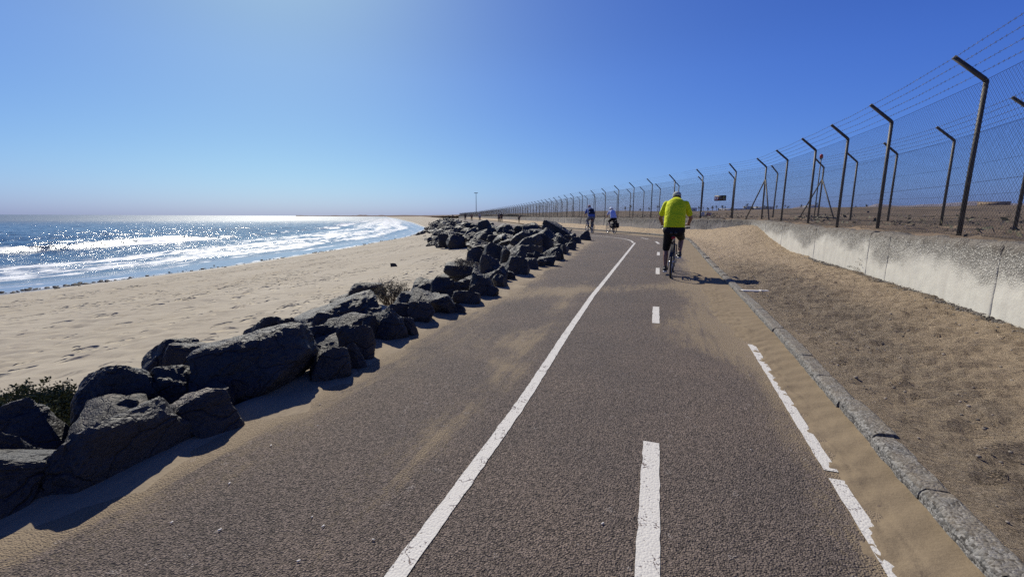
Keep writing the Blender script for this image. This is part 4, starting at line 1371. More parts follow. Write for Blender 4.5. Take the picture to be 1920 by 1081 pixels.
def shrub(loc, rx_, ry_, h, n_st, n_leaf, leaf, mat, label, seed, spiky=0.0, lab_cat='shrub'):
    rn = random.Random(seed)
    root = empty('shrub', loc); tag(root, label, lab_cat)
    st = MB(); lf = MB()
    tips = []
    for i in range(n_st):
        a = rn.random() * 6.283; q = math.sqrt(rn.random())
        tip = Vector((math.cos(a) * rx_ * q, math.sin(a) * ry_ * q, h * (1 - 0.65 * q * q) * rn.uniform(0.6, 1.05) + spiky * h * rn.random() ** 2))
        basep = Vector((tip.x * 0.35, tip.y * 0.35, -0.03))
        mid = (basep + tip) / 2 + Vector((rn.gauss(0, .03), rn.gauss(0, .03), h * 0.1))
        st.tube([basep, mid, tip], [0.006, 0.004, 0.0015], 4, cap=False)
        tips.append((basep, mid, tip))
        for k in range(2):
            b0 = mid.lerp(tip, rn.uniform(0.1, 0.7)); b1 = b0 + Vector((rn.gauss(0, .07), rn.gauss(0, .07), abs(rn.gauss(0.06, .05)))) * (rx_ / 0.5)
            st.tube([b0, b1], [0.003, 0.001], 3, cap=False); tips.append((b0, (b0 + b1) / 2, b1))
    for i in range(n_leaf):
        b, m_, t = rn.choice(tips)
        p = (m_.lerp(t, rn.random() ** 0.7)) + Vector((rn.gauss(0, .02), rn.gauss(0, .02), rn.gauss(0, .015)))
        d = Vector((rn.gauss(0, 1), rn.gauss(0, 1), rn.gauss(0.4, 0.8))).normalized()
        s_ = d.orthogonal().normalized(); L = leaf * rn.uniform(0.6, 1.5)
        lf.add([p, p + d * L * 0.5 + s_ * L * 0.22, p + d * L, p + d * L * 0.5 - s_ * L * 0.22], [(0, 1, 2, 3)])
    st.build('stems', M['twig'], root); lf.build('foliage', mat, root, smooth=False)['kind'] = 'stuff'
    return root


p = W(58, 800, -0.6); shrub((p.x, p.y, beach_z(p.x, p.y)), 0.50, 0.44, 0.56, 190, 22000, 0.028, M['leaf_green'], 'low green shrub growing on the sand behind the corner boulders', 1)
p = W(735, 562, -0.35); shrub((p.x, p.y, -0.42), 0.42, 0.34, 0.34, 90, 3000, 0.026, M['leaf_dry'], 'scraggy olive shrub with tall bare twigs above the row of boulders', 2, 0.75)
p = W(868, 512, -0.4); shrub((p.x, p.y, -0.42), 0.52, 0.45, 0.50, 110, 3600, 0.026, M['leaf_grey'], 'grey dried bush tucked against the dark rocks', 3, 0.1)
# dried weed at the foot of the wall
wp = W(1618, 512, 0.1)
rt = empty('dry_weed', (wp.x - 0.03, wp.y - 0.06, verge_z(wp.x - 0.1, wp.y) - 0.01)); tag(rt, 'withered brown weed sprawling at the foot of the whitewashed wall', 'plant')
rn = random.Random(9); st = MB(); lf = MB()
for i in range(26):
    a = rn.uniform(-0.2, 3.4); L = rn.uniform(0.18, 0.46)
    pts = [Vector((rn.gauss(0, .05), rn.gauss(0, .03), 0))]
    d = Vector((math.cos(a) * rn.uniform(.5, 1), -abs(rn.gauss(0.1, .2)), rn.uniform(0.3, 0.9))).normalized()
    for s_ in range(6):
        d = (d + Vector((rn.gauss(0, .25), rn.gauss(0, .15), rn.gauss(-.05, .25)))).normalized()
        pts.append(pts[-1] + d * L / 6)
    st.tube(pts, [0.005, 0.0045, 0.004, 0.003, 0.0025, 0.002, 0.0015], 4, cap=False)
    for q in range(5):
        b = pts[rn.randint(3, 6)]; dd_ = Vector((rn.gauss(0, 1), rn.gauss(0, 1), rn.gauss(0, 1))).normalized(); s2 = dd_.orthogonal().normalized()
        lf.add([b, b + dd_ * .012 + s2 * .008, b + dd_ * .03, b + dd_ * .012 - s2 * .008], [(0, 1, 2, 3)])
st.build('stems', simple('dry_stem', (0.21, 0.155, 0.10), 0.85), rt); lf.build('leaves', M['leaf_dry'], rt, False)['kind'] = 'stuff'
wp = W(1653, 514, 0.1)
rt = empty('dry_weed', (wp.x - 0.05, wp.y - 0.05, verge_z(wp.x - .1, wp.y) - 0.01)); tag(rt, 'single thin dry stalk close to the crack in the whitewashed wall', 'plant')
st = MB(); st.tube([(0, 0, 0), (0.01, 0, .1), (-.01, 0, .2), (0.0, 0, .27)], [.005, .004, .004, .001], 4)
for q in range(10): st.tube([(0, 0, .16 + q * .01), (rn.gauss(0, .02), rn.gauss(0, .02), .19 + q * .01)], [.003, .001], 3)
st.build('stalk', M['twig'], rt)
# low scrub growing in the airfield dirt
M['scrub'] = leaf_mat('scrub', (0.05, 0.05, 0.028), (0.12, 0.105, 0.06))
lf = MB(); rn = random.Random(31)
for i in range(420):
    y = 6 + 130 * rn.random() ** 1.6; x = float(xWall(y)) + 0.5 + (6 + y * 0.7) * rn.random() ** 1.3
    s_ = rn.uniform(0.06, 0.22)
    for q in range(14):
        p = Vector((x + rn.gauss(0, s_), y + rn.gauss(0, s_), 1.0 + float(lift(y)) + 0.05 + abs(rn.gauss(0, s_ * .6))))
        d = Vector((rn.gauss(0, 1), rn.gauss(0, 1), rn.gauss(.5, 1))).normalized(); e = d.orthogonal().normalized(); L = s_ * 0.7
        lf.add([p, p + d * L * .5 + e * L * .25, p + d * L, p + d * L * .5 - e * L * .25], [(0, 1, 2, 3)])
tag(lf.build('scrub', M['scrub'], None, False), 'dry scrub dotted over the brown airfield', None, None, 'stuff')

# ================================================================== BICYCLES AND PEOPLE
M['black'] = simple('black_rubber', (0.018, 0.018, 0.019), 0.6)
M['tyre'] = simple('tyre_rubber', (0.022, 0.021, 0.021), 0.75, 0, 0.3, 20)
M['frame_dark'] = simple('frame_paint_dark', (0.03, 0.035, 0.045), 0.3)
M['silver'] = simple('brushed_metal', (0.55, 0.56, 0.58), 0.3, 0.9)
M['red_lens'] = simple('red_lens', (0.45, 0.012, 0.012), 0.25)
M['skin'] = simple('skin', (0.40, 0.235, 0.165), 0.55, 0, 0.08, 6)
M['skin_tan'] = simple('skin_tanned', (0.26, 0.135, 0.085), 0.55, 0, 0.08, 6)
M['hair_dark'] = simple('hair_dark', (0.03, 0.022, 0.018), 0.7)
M['hair_grey'] = simple('hair_grey', (0.28, 0.27, 0.26), 0.7)
M['eye'] = simple('eye', (0.7, 0.7, 0.7), 0.3)


def cloth(name, c, rough=0.85, bump=0.5, sc=7.0):
    k = NT(name); co = k.obj()
    f = k.noise(k.scale(co, (1.0, 1.0, 1.7)), sc, 4, 0.55, 0.7)
    w = k.noise(co, 160, 2)
    nm = k.bump(k.math('ADD', f, k.math('MULTIPLY', w, 0.04)), bump, 0.05)
    return k.fin(c, rough, nm, Specular_IOR_Level=0.2)


def bicycle(loc, heading, label, frame_mat, group=None, detail=True, bag=None, rack=False, guard=None, crank=0.0):
    """origin under the rear axle; +Y is forward"""
    root = empty('bicycle', loc, -heading); tag(root, label, 'bicycle', group)
    R_ = 0.345; wb = 1.06
    seg = 40 if detail else 20
    for (yc, nm) in ((0, 'rear_wheel'), (wb, 'front_wheel')):
        w = MB()
        pts = [(0, yc + math.cos(a) * (R_ - .021), R_ + math.sin(a) * (R_ - .021)) for a in [2 * math.pi * i / seg for i in range(seg)]]
        w.tube(pts, 0.021, 8, closed=True)
        wo_ = w.build(nm, M['tyre'], root)
        rm = MB(); pts = [(0, yc + math.cos(a) * (R_ - .047), R_ + math.sin(a) * (R_ - .047)) for a in [2 * math.pi * i / seg for i in range(seg)]]
        rm.tube(pts, 0.010, 6, closed=True); rm.build('rim', M['silver'], wo_)
        sp = MB()
        for i in range(28):
            a = 2 * math.pi * i / 28; sd = 0.03 if i % 2 else -0.03
            sp.tube([(sd, yc + math.cos(a + .25 * (1 if i % 4 < 2 else -1)) * .02, R_ + math.sin(a + .25 * (1 if i % 4 < 2 else -1)) * .02), (0, yc + math.cos(a) * (R_ - .05), R_ + math.sin(a) * (R_ - .05))], 0.0014, 3, cap=False)
        sp.build('spokes', M['silver'], wo_)
        hb = MB(); hb.tube([(-.055, yc, R_), (-.03, yc, R_), (.03, yc, R_), (.055, yc, R_)], [.014, .022, .022, .014], 10); hb.build('hub', M['silver'], wo_)
    BB = Vector((0, .445, .29)); ST = Vector((0, .28, .80)); HT = Vector((0, .86, .83)); HB = Vector((0, .91, .68)); RA = Vector((0, 0, R_)); FA = Vector((0, wb, R_))
    fr = MB()
    fr.tube([BB, ST], .017, 10); fr.tube([ST - Vector((0, 0, .04)), HT - Vector((0, 0, .03))], .017, 10); fr.tube([BB, HB], .021, 10); fr.tube([HB, HT], .021, 10)
    for s in (-1, 1):
        o_ = Vector((.06 * s, 0, 0))
        fr.tube([BB + o_ * .4, RA + o_], .010, 8); fr.tube([ST - Vector((0, 0, .05)) + o_ * .35, RA + o_], .009, 8)
    fr.build('frame', frame_mat, root)
    fk = MB()
    fk.tube([HT + Vector((0, -.01, .05)), HB], .014, 8)
    for s in (-1, 1): fk.tube([HB, HB + Vector((.055 * s, .02, -.03)), FA + Vector((.055 * s, 0, 0))], .012, 8)
    fk.build('fork', frame_mat, root)
    sp = MB(); sp.tube([ST - Vector((0, 0, .1)), Vector((0, .235, .93))], .0135, 10); sp.build('seat_post', M['silver'], root)
    sd = MB()
    for (y0, w0, y1, w1) in ((.12, .075, .22, .07), (.22, .06, .30, .028), (.30, .028, .40, .018)):
        for s in (-1, 1): sd.capsule((w0 * s * .6, y0, .95), w0 * .5, (w1 * s * .6, y1, .95), w1 * .5)
    remeshed(sd, 'saddle', M['black'], root, 0.012, 3)
    hbm = MB(); hbm.tube([(0, .84, .90), (0, .83, 1.0), (0, .86, 1.03)], .014, 8)
    hbm.tube([(-.31, .80, 1.05), (-.2, .83, 1.05), (-.08, .87, 1.03), (.08, .87, 1.03), (.2, .83, 1.05), (.31, .80, 1.05)], .012, 8); hbm.build('handlebar', M['black'], root)
    for s in (-1, 1):
        g = MB(); g.tube([(.19 * s, .835, 1.05), (.315 * s, .80, 1.05)], .0165, 8); g.build('grip', M['black'], root)
        bl = MB(); bl.tube([(.17 * s, .85, 1.045), (.20 * s, .90, 1.03), (.28 * s, .87, 1.02)], .006, 5); bl.build('brake_lever', M['silver'], root)
    cr = MB(); cr.tube([(-.08, .445, .29), (.051, .445, .29), (.052, .445, .29), (.06, .445, .29), (.061, .445, .29), (.08, .445, .29)], [.012, .012, .085, .085, .012, .012], 24)
    for s in (-1, 1):
        an = crank + (0 if s < 0 else math.pi)
        e = Vector((.085 * s, .445 + math.sin(an) * .17, .29 - math.cos(an) * .17))
        cr.tube([(.075 * s, .445, .29), e], .011, 6)
        pd = MB(); pd.box(e + Vector((.055 * s, 0, 0)), (.09, .085, .02)); pd.build('pedal', M['black'], root)
    cr.build('crankset', M['silver'], root)
    ch = MB()
    ch.tube([(.056, .445, .373), (.056, 0, R_ + .04), (.056, -.035, R_), (.056, 0, R_ - .045), (.056, .02, R_ - .10), (.056, .445, .207)], .006, 5); ch.build('chain', M['black'], root)
    if detail:
        lt = MB(); lt.box((0, .17, .845), (.075, .035, .05)); lt.build('rear_light', M['red_lens'], root)
        bg_ = MB(); bg_.capsule((0, .20, .885), .045, (0, .27, .88), .04); bg_.build('saddle_bag', M['black'], root)
    if guard is not None:
        g = MB(); a0, a1 = 0.35, 2.75
        for i in range(18):
            b0 = a0 + (a1 - a0) * i / 18; b1 = a0 + (a1 - a0) * (i + 1) / 18
            rr_ = R_ + .02
            q = [Vector((x, -math.cos(math.pi - b) * rr_, R_ + math.sin(b) * rr_)) for b in (b0, b1) for x in (-.028, .028)]
            q2 = [v + Vector((0, 0, -.004)) for v in q]
            g.add(q + q2, [(0, 1, 3, 2), (4, 6, 7, 5)])
        g.build('mudguard', guard, root)
    if rack:
        g = MB()
        for s in (-1, 1):
            g.tube([(.05 * s, .2, .76), (.06 * s, -.25, .74)], .006, 6); g.tube([(.06 * s, -.15, .74), (.07 * s, 0, R_)], .006, 6)
        g.tube([(-.06, -.25, .74), (.06, -.25, .74)], .006, 6)
        g.build('rack', M['black'], root)
    if bag is not None:
        for s in (-1, 1):
            g = MB(); g.capsule((.14 * s, -.13, .62), .10, (.14 * s, .05, .62), .10); g.capsule((.14 * s, -.14, .47), .11, (.14 * s, .06, .47), .11)
            remeshed(g, 'pannier', bag, root, 0.02, 4)
        g = MB(); g.capsule((0, -.18, .80), .085, (0, .06, .80), .085); g.build('top_bag', bag, root)
    return root


def hand_on_bar(mb, s, hx, hy, hz):
    """palm and five separate fingers curled round a bar that runs along x"""
    c = Vector((hx, hy, hz))
    mb.capsule(c + Vector((-.03, -.035, .022)), .017, c + Vector((-.03, .005, .030)), .014, 8)
    mb.capsule(c + Vector((.0, -.035, .024)), .017, c + Vector((.0, .008, .032)), .014, 8)
    mb.capsule(c + Vector((.03, -.035, .022)), .016, c + Vector((.03, .005, .030)), .013, 8)
    for i, (fx_, L) in enumerate(((-.036, .9), (-.012, 1.0), (.013, .97), (.037, .8))):
        b = c + Vector((fx_, .012, .030)); k1 = b + Vector((0, .026 * L, -.010)); k2 = k1 + Vector((0, .003, -.028 * L)); k3 = k2 + Vector((0, -.022 * L, -.006))
        mb.capsule(b, .0095, k1, .009, 7); mb.capsule(k1, .009, k2, .0085, 7); mb.capsule(k2, .0085, k3, .008, 7)
    t0 = c + Vector((-.038 * s, -.03, .015)); t1 = t0 + Vector((-.016 * s, .02, -.012)); t2 = t1 + Vector((-.004 * s, .022, -.014))
    mb.capsule(t0, .013, t1, .011, 7); mb.capsule(t1, .011, t2, .009, 7)


def head_shape(mb, c, s=1.0, pitch=0.2):
    """head turned forward (+Y), nodding down by pitch; returns a point mapper"""
    rot = Matrix.Rotation(-pitch, 3, 'X')
    c = Vector(c)
    q = lambda x, y, z: c + rot @ (Vector((x, y, z)) * s)
    mb.sphere(q(0, -.012, .035), (.076 * s, .094 * s, .088 * s), 16, 12)
    mb.capsule(q(0, .035, -.02), .062 * s, q(0, .05, -.075), .036 * s)
    mb.capsule(q(-.02, .045, -.06), .034 * s, q(.02, .045, -.06), .034 * s)
    mb.capsule(q(0, .092, .015), .010 * s, q(0, .108, -.022), .015 * s, 8)      # nose
    mb.capsule(q(-.022, .088, -.055), .008 * s, q(.022, .088, -.055), .008 * s, 8)  # lips
    mb.capsule(q(-.035, .078, .030), .010 * s, q(.035, .078, .030), .010 * s, 8)    # brow
    for sd in (-1, 1):
        mb.sphere(q(.079 * sd, -.008, -.005), (.012 * s, .022 * s, .032 * s), 8, 6)
    return q


def person_riding(loc, heading, label,  shirt, shorts, skin, hat, hat_style='cap', hair=None, backpack=None, long_legs=False, build=1.0, crank_up='right', vox=0.009, sc=1.0, lean=0.0, elbows=0.10, tall=0.05, wide=1.0):
    root = empty('person', loc, -heading); root.scale = (sc, sc, sc); tag(root, label, 'person')
    B = build
    hipL, hipR = Vector((-.095 * B, .24, .945)), Vector((.095 * B, .24, .945))
    T_ = tall
    chest = Vector((0, .50 + lean, 1.30 + T_ * .6)); neck = Vector((0, .60 + lean, 1.485 + T_)); head = Vector((0, .71 + lean, 1.60 + T_ * .45))
    shL, shR = Vector((-.18 * B * wide, .56 + lean, 1.40 + T_)), Vector((.18 * B * wide, .56 + lean, 1.40 + T_))
    hdL, hdR = Vector((-.265, .80, 1.075)), Vector((.265, .80, 1.075))
    elL = Vector((-.25 - elbows * .45, .62 + lean * .6, 1.185 + T_ * .4)); elR = Vector((.25 + elbows * .45, .62 + lean * .6, 1.185 + T_ * .4))
    up_, dn_ = Vector((0, .40, .495)), Vector((0, .40, .185))
    kUp, kDn = Vector((0, .66, .80)), Vector((0, .49, .555))
    if crank_up == 'right': aL, aR, kL, kR = dn_, up_, kDn, kUp
    else: aL, aR, kL, kR = up_, dn_, kUp, kDn
    aL = aL + Vector((-.135, 0, 0)); aR = aR + Vector((.135, 0, 0))
    kL = kL + Vector((-.145, 0, 0)); kR = kR + Vector((.145, 0, 0))
    b = MB()
    b.capsule(hipL, .10 * B, hipR, .10 * B); b.capsule((-.06 * B, .30, 1.06), .115 * B, (.06 * B, .30, 1.06), .115 * B); b.capsule((-.07 * B, .43 + lean * .6, 1.24 + T_ * .5), .12 * B, (.07 * B, .43 + lean * .6, 1.24 + T_ * .5), .12 * B)
    b.capsule((-.09 * B, .52 + lean, 1.36 + T_), .09 * B, (.09 * B, .52 + lean, 1.36 + T_), .09 * B); b.capsule((0, .52 + lean, 1.40 + T_), .08, neck, .058); b.capsule(neck, .056, head + Vector((0, -.02, -.03)), .052)
    for (s_, e_, h_, sg) in ((shL, elL, hdL, -1), (shR, elR, hdR, 1)):
        b.capsule((0.08 * sg, .54 + lean, 1.395 + T_), .07, s_, .058); b.capsule(s_, .055 * B, e_, .041 * B)
        wr = h_ + Vector((0, -.05, .018)); b.capsule(e_, .042 * B, e_.lerp(wr, .35), .043 * B); b.capsule(e_.lerp(wr, .35), .043 * B, wr, .027)
        hand_on_bar(b, sg, *h_)
    for (h_, k_, a_) in ((hipL, kL, aL), (hipR, kR, aR)):
        b.capsule(h_, .088 * B, k_, .057 * B); b.capsule(k_, .055 * B, k_.lerp(a_, .35) + Vector((0, -.018, 0)), .056 * B); b.capsule(k_.lerp(a_, .35) + Vector((0, -.018, 0)), .056 * B, a_, .034)
        b.capsule(a_, .036, a_ + Vector((0, .10, -.05)), .032)
    q = head_shape(b, head, 1.0, 0.25)
    remeshed(b, 'body', skin, root, vox, 4)
    for sd_ in (-1, 1):
        ey = MB(); ey.sphere(q(.03 * sd_, .078, .012), .011, 8, 6); ey.build('eye', M['eye'], root)
    # shirt
    t = MB()
    ctl = [(.235, 1.0, .212, .150), (.265, 1.09, .214, .152), (.33 + lean * .4, 1.19 + T_ * .35, .212, .150), (.41 + lean * .65, 1.30 + T_ * .65, .214, .145), (.48 + lean * .9, 1.385 + T_ * .9, .206, .130), (.525 + lean, 1.45 + T_, .165, .105), (.55 + lean, 1.485 + T_, .105, .080), (.57 + lean, 1.51 + T_, .070, .064)]
    ca = np.array(ctl); ti = np.linspace(0, 7, 30)
    cc = np.stack([np.interp(ti, range(8), ca[:, q_]) for q_ in range(4)], 1)
    for _ in range(3): cc[1:-1] = (cc[:-2] + cc[1:-1] * 2 + cc[2:]) / 4
    vs = []; fs = []; sg_ = 28
    for i_ in range(30):
        tg = cc[min(i_ + 1, 29), :2] - cc[max(i_ - 1, 0), :2]; tg = tg / np.linalg.norm(tg)
        for q_ in range(sg_):
            a = 2 * math.pi * q_ / sg_
            sx = math.copysign(abs(math.cos(a)) ** 0.85, math.cos(a)); sy_ = math.copysign(abs(math.sin(a)) ** 0.9, math.sin(a))
            vs.append((sx * cc[i_, 2] * B, cc[i_, 0] + tg[1] * sy_ * cc[i_, 3], cc[i_, 1] - tg[0] * sy_ * cc[i_, 3]))
    for i_ in range(29):
        for q_ in range(sg_): fs.append((i_ * sg_ + q_, i_ * sg_ + (q_ + 1) % sg_, (i_ + 1) * sg_ + (q_ + 1) % sg_, (i_ + 1) * sg_ + q_))
    fs.append(tuple(range(sg_))[::-1]); fs.append(tuple(29 * sg_ + q_ for q_ in range(sg_)))
    t.add(vs, fs)
    for (s_, e_, sg) in ((shL, elL, -1), (shR, elR, 1)):
        t.capsule((.05 * sg * B, .55 + lean, 1.415 + T_), .075 * B, s_, .070 * B); t.capsule(s_, .072 * B, s_.lerp(e_, .70), .066 * B)
    remeshed(t, 'shirt', shirt, root, vox, 9)
    # shorts or trousers
    t = MB()
    t.capsule((-.10 * B, .22, .975), .125 * B, (.10 * B, .22, .975), .125 * B); t.capsule(hipL, .118 * B, hipR, .118 * B)
    for (h_, k_, a_) in ((hipL, kL, aL), (hipR, kR, aR)):
        t.capsule(h_, .112 * B, h_.lerp(k_, 1.0 if long_legs else .93), .080 * B)
        if long_legs: t.capsule(k_, .080 * B, a_ + Vector((0, 0, .04)), .058)
    remeshed(t, 'trousers' if long_legs else 'shorts', shorts, root, vox, 3)
    for a_ in (aL, aR):
        s_ = MB(); s_.capsule(a_ + Vector((0, -.035, -.045)), .040, a_ + Vector((0, .16, -.075)), .036); s_.capsule(a_, .042, a_ + Vector((0, .03, -.04)), .045)
        so = remeshed(s_, 'shoe', M['black'], root, 0.01, 2)
        sl_ = MB(); sl_.box(a_ + Vector((0, .055, -.098)), (.078, .27, .018)); sl_.build('sole', simple('shoe_sole', (.6, .6, .58), .7) if 'shoe_sole' not in bpy.data.materials else bpy.data.materials['shoe_sole'], so)
    # hair and hat
    if hair is not None:
        hm = MB(); hm.sphere(q(0, -.03, .015), (.080, .085, .080), 14, 10); remeshed(hm, 'hair', hair, root, .01, 2)
    hh = MB()
    if hat_style == 'cap':
        hh.sphere(q(0, -.012, .055), (.090, .106, .082), 18, 10)
        hh.capsule(q(-.035, .10, .055), .022, q(.035, .10, .055), .022); hh.capsule(q(-.03, .14, .048), .014, q(.03, .14, .048), .014)
    elif hat_style == 'bucket':
        hh.sphere(q(0, -.01, .06), (.096, .112, .09), 18, 10)
        ring = [q(math.cos(a) * .125, -.01 + math.sin(a) * .14, .012) for a in [2 * math.pi * i / 20 for i in range(20)]]
        hh.tube(ring, .022, 6, closed=True); ring = [q(math.cos(a) * .10, -.01 + math.sin(a) * .115, .03) for a in [2 * math.pi * i / 20 for i in range(20)]]; hh.tube(ring, .026, 6, closed=True)
    else:
        hh.sphere(q(0, -.012, .05), (.098, .120, .088), 18, 10); hh.capsule(q(0, -.10, .0), .03, q(0, -.06, .05), .06)
    remeshed(hh, {'cap': 'cap', 'bucket': 'hat'}.get(hat_style, 'helmet'), hat, root, .009, 3)
    if backpack is not None:
        bp_ = MB(); c0 = Vector((0, .30 + lean * .7, 1.29))
        bp_.capsule(c0 + Vector((-.07, .03, .14)), .10, c0 + Vector((.07, .03, .14)), .10); bp_.capsule(c0 + Vector((-.09, -.05, -.04)), .115, c0 + Vector((.09, -.05, -.04)), .115); bp_.capsule(c0 + Vector((-.07, -.12, .0)), .06, c0 + Vector((.07, -.12, .0)), .06)
        bo = remeshed(bp_, 'backpack', backpack, None, .014, 3)
        bo.location = loc; bo.rotation_euler = (0, 0, -heading); bo.scale = (sc, sc, sc)
        tag(bo, 'dark navy backpack on the shoulders of the blue shirted cyclist', 'backpack')
        for sg in (-1, 1):
            stp = MB(); stp.tube([c0 + Vector((.10 * sg, .06, .22)), shL * (sg < 0) + shR * (sg > 0) + Vector((-.04 * sg, .01, .085)), c0 + Vector((.13 * sg, .30, .02))], .014, 6); stp.build('strap', backpack, bo)
    return root


M['shirt_yellow'] = cloth('shirt_fluorescent_yellow', (0.62, 0.68, 0.012), 0.8, 1.0, 3.6)
M['shorts_black'] = cloth('shorts_black', (0.012, 0.012, 0.014), 0.8, 0.4)
M['cap_grey'] = cloth('cap_grey', (0.33, 0.35, 0.335), 0.8, 0.2)
M['shirt_blue'] = cloth('shirt_blue', (0.10, 0.15, 0.36), 0.85, 0.5)
M['trousers_grey'] = cloth('trousers_grey', (0.22, 0.205, 0.20), 0.85, 0.5)
M['cap_red'] = cloth('cap_faded_red', (0.30, 0.13, 0.11), 0.85, 0.2)
M['navy'] = cloth('backpack_navy', (0.018, 0.026, 0.045), 0.7, 0.3)
M['shirt_pale'] = cloth('shirt_pale_blue', (0.50, 0.55, 0.80), 0.85, 0.5)
M['hat_white'] = cloth('hat_white', (0.72, 0.76, 0.80), 0.85, 0.2)
M['bag_black'] = cloth('bag_black', (0.015, 0.015, 0.017), 0.7, 0.3)

c1 = W(1257, 521, 0.0)
hd1 = math.atan2(c1.x, c1.y) + 0.035
bicycle(c1, hd1, 'dark touring bicycle with a red rear light, ridden by the man in the yellow shirt', M['frame_dark'], 'bicycles ridden along the path', True, guard=M['black'], rack=False)
person_riding(c1, hd1, 'cyclist in a bright yellow t-shirt and black shorts seen from behind', M['shirt_yellow'], M['shorts_black'], M['skin_tan'], M['cap_grey'], 'cap', M['hair_dark'], build=0.98, vox=0.0078, sc=1.03, lean=-0.05, elbows=0.13, tall=0.115, wide=1.1)
wb = MB()
fwd = Vector((math.sin(hd1), math.cos(hd1), 0)); rgt = Vector((fwd.y, -fwd.x, 0))
c2 = W(1152, 437.8, .2); hd2 = math.atan2(c2.x, c2.y) - 0.42
bicycle(c2, hd2, 'bicycle loaded with black pannier bags under the rider in the white hat', M['frame_dark'], 'bicycles ridden along the path', True, bag=M['bag_black'], rack=True)
person_riding(c2, hd2, 'cyclist in a pale lilac top and white brimmed hat', M['shirt_pale'], M['shorts_black'], M['skin'], M['hat_white'], 'bucket', M['hair_grey'], build=1.0, vox=0.012, sc=0.98, crank_up='left')
c3 = W(1110.5, 437.5, .2); hd3 = math.atan2(c3.x, c3.y) - 0.34
bicycle(c3, hd3, 'plain bicycle under the cyclist with the navy backpack', M['frame_dark'], 'bicycles ridden along the path', True)
person_riding(c3, hd3, 'cyclist in a blue shirt and grey trousers wearing a reddish cap', M['shirt_blue'], M['trousers_grey'], M['skin'], M['cap_red'], 'cap', M['hair_grey'], backpack=M['navy'], long_legs=True, build=1.06, vox=0.012, sc=1.06, crank_up='left')


def walker(px, py, z, hgt, heading, label, top, legs, skin, hat=None, stride=0.18, bend=0.0, bare=False, hairm=None):
    p = W(px, py, z)
    s = hgt / 1.75
    root = empty('person', p, -heading); root.scale = (s, s, s); tag(root, label, 'person')
    up = lambda x, y, zz: Vector((x, y + bend * max(0, zz - .9), zz - bend * bend * .35 * max(0, zz - .9)))
    b = MB()
    b.capsule(up(-.08, 0, .95), .10, up(.08, 0, .95), .10); b.capsule(up(-.06, 0, 1.12), .11, up(.06, 0, 1.12), .11); b.capsule(up(-.09, 0, 1.33), .11, up(.09, 0, 1.33), .11); b.capsule(up(0, 0, 1.40), .07, up(0, .02, 1.52), .055)
    ank = []
    for sg, st_ in ((-1, stride), (1, -stride)):
        h_, k_, a_ = Vector((.09 * sg, 0, .93)), Vector((.10 * sg, st_ * .6 + .03, .50)), Vector((.10 * sg, st_, .085))
        b.capsule(h_, .085, k_, .058); b.capsule(k_, .056, a_, .038); b.capsule(a_, .036, a_ + Vector((0, .15, -.045)), .033); ank.append((h_, k_, a_))
        s_, e_, w_ = up(.20 * sg, 0, 1.40), up(.25 * sg, -st_ * .4, 1.13), up(.25 * sg, -st_ * .8 + .10, .90)
        b.capsule(up(.08 * sg, 0, 1.40), .08, s_, .055); b.capsule(s_, .05, e_, .04); b.capsule(e_, .04, w_, .028)
        b.capsule(w_, .03, w_ + Vector((0, .02, -.07)), .036)
        for k in range(4): b.capsule(w_ + Vector(((k - 1.5) * .012, .02, -.07)), .012, w_ + Vector(((k - 1.5) * .014, .045, -.145 + abs(k - 1.4) * .012)), .009, 6)
        b.capsule(w_ + Vector((-.02 * sg, .02, -.04)), .014, w_ + Vector((-.03 * sg, .055, -.09)), .010, 6)
    q = head_shape(b, up(0, .02, 1.62), 1.0, bend * .5)
    remeshed(b, 'body', skin, root, .014, 3)
    if not bare:
        t = MB(); t.capsule(up(-.07, 0, 1.0), .128, up(.07, 0, 1.0), .128); t.capsule(up(-.08, 0, 1.32), .128, up(.08, 0, 1.32), .128)
        for sg, st_ in ((-1, stride), (1, -stride)): t.capsule(up(.1 * sg, 0, 1.39), .09, up(.20 * sg, 0, 1.40), .072); t.capsule(up(.20 * sg, 0, 1.40), .07, up(.24 * sg, -st_ * .3, 1.2), .06)
        remeshed(t, 'shirt', top, root, .016, 3)
    t = MB(); t.capsule((-.08, 0, .95), .122, (.08, 0, .95), .122)
    for (h_, k_, a_) in ank: t.capsule(h_, .105, k_, .078)
    if not bare:
        for (h_, k_, a_) in ank: t.capsule(k_, .078, a_, .06)
    remeshed(t, 'shorts' if bare else 'trousers', legs, root, .016, 3)
    hh = MB(); hh.sphere(q(0, -.02, .04), (.085, .10, .088), 12, 8)
    remeshed(hh, 'hair' if hat is None else 'cap', hat or hairm or M['hair_dark'], root, .016, 2)
    return root


M['cloth_black'] = cloth('cloth_black', (.02, .02, .022)); M['cloth_dark'] = cloth('cloth_dark', (.035, .04, .06)); M['cloth_red'] = cloth('cloth_rust', (.22, .09, .06)); M['cloth_pale'] = cloth('cloth_pale', (.55, .53, .50)); M['cloth_brown'] = cloth('cloth_brown', (.10, .075, .06))
walker(935.5, 416.6, .2, 1.66, -0.2, 'walker in dark clothes on the left side of a strolling couple', M['cloth_dark'], M['cloth_black'], M['skin'])
walker(940.2, 416.6, .2, 1.80, -0.2, 'taller walker in black on the right side of a strolling couple', M['cloth_black'], M['cloth_brown'], M['skin_tan'])
walker(973, 418.8, .2, 1.55, 0.6, 'person in black bending forward near the far wall', M['cloth_black'], M['cloth_black'], M['skin'], bend=0.5)
walker(899.5, 414.5, .2, 1.80, 2.9, 'walker in a pale top coming along the far path above the rocks', M['cloth_pale'], M['cloth_dark'], M['skin'])
walker(884.5, 414.3, .2, 1.75, -0.3, 'walker in a rust coloured top further along the path', M['cloth_red'], M['cloth_brown'], M['skin'])
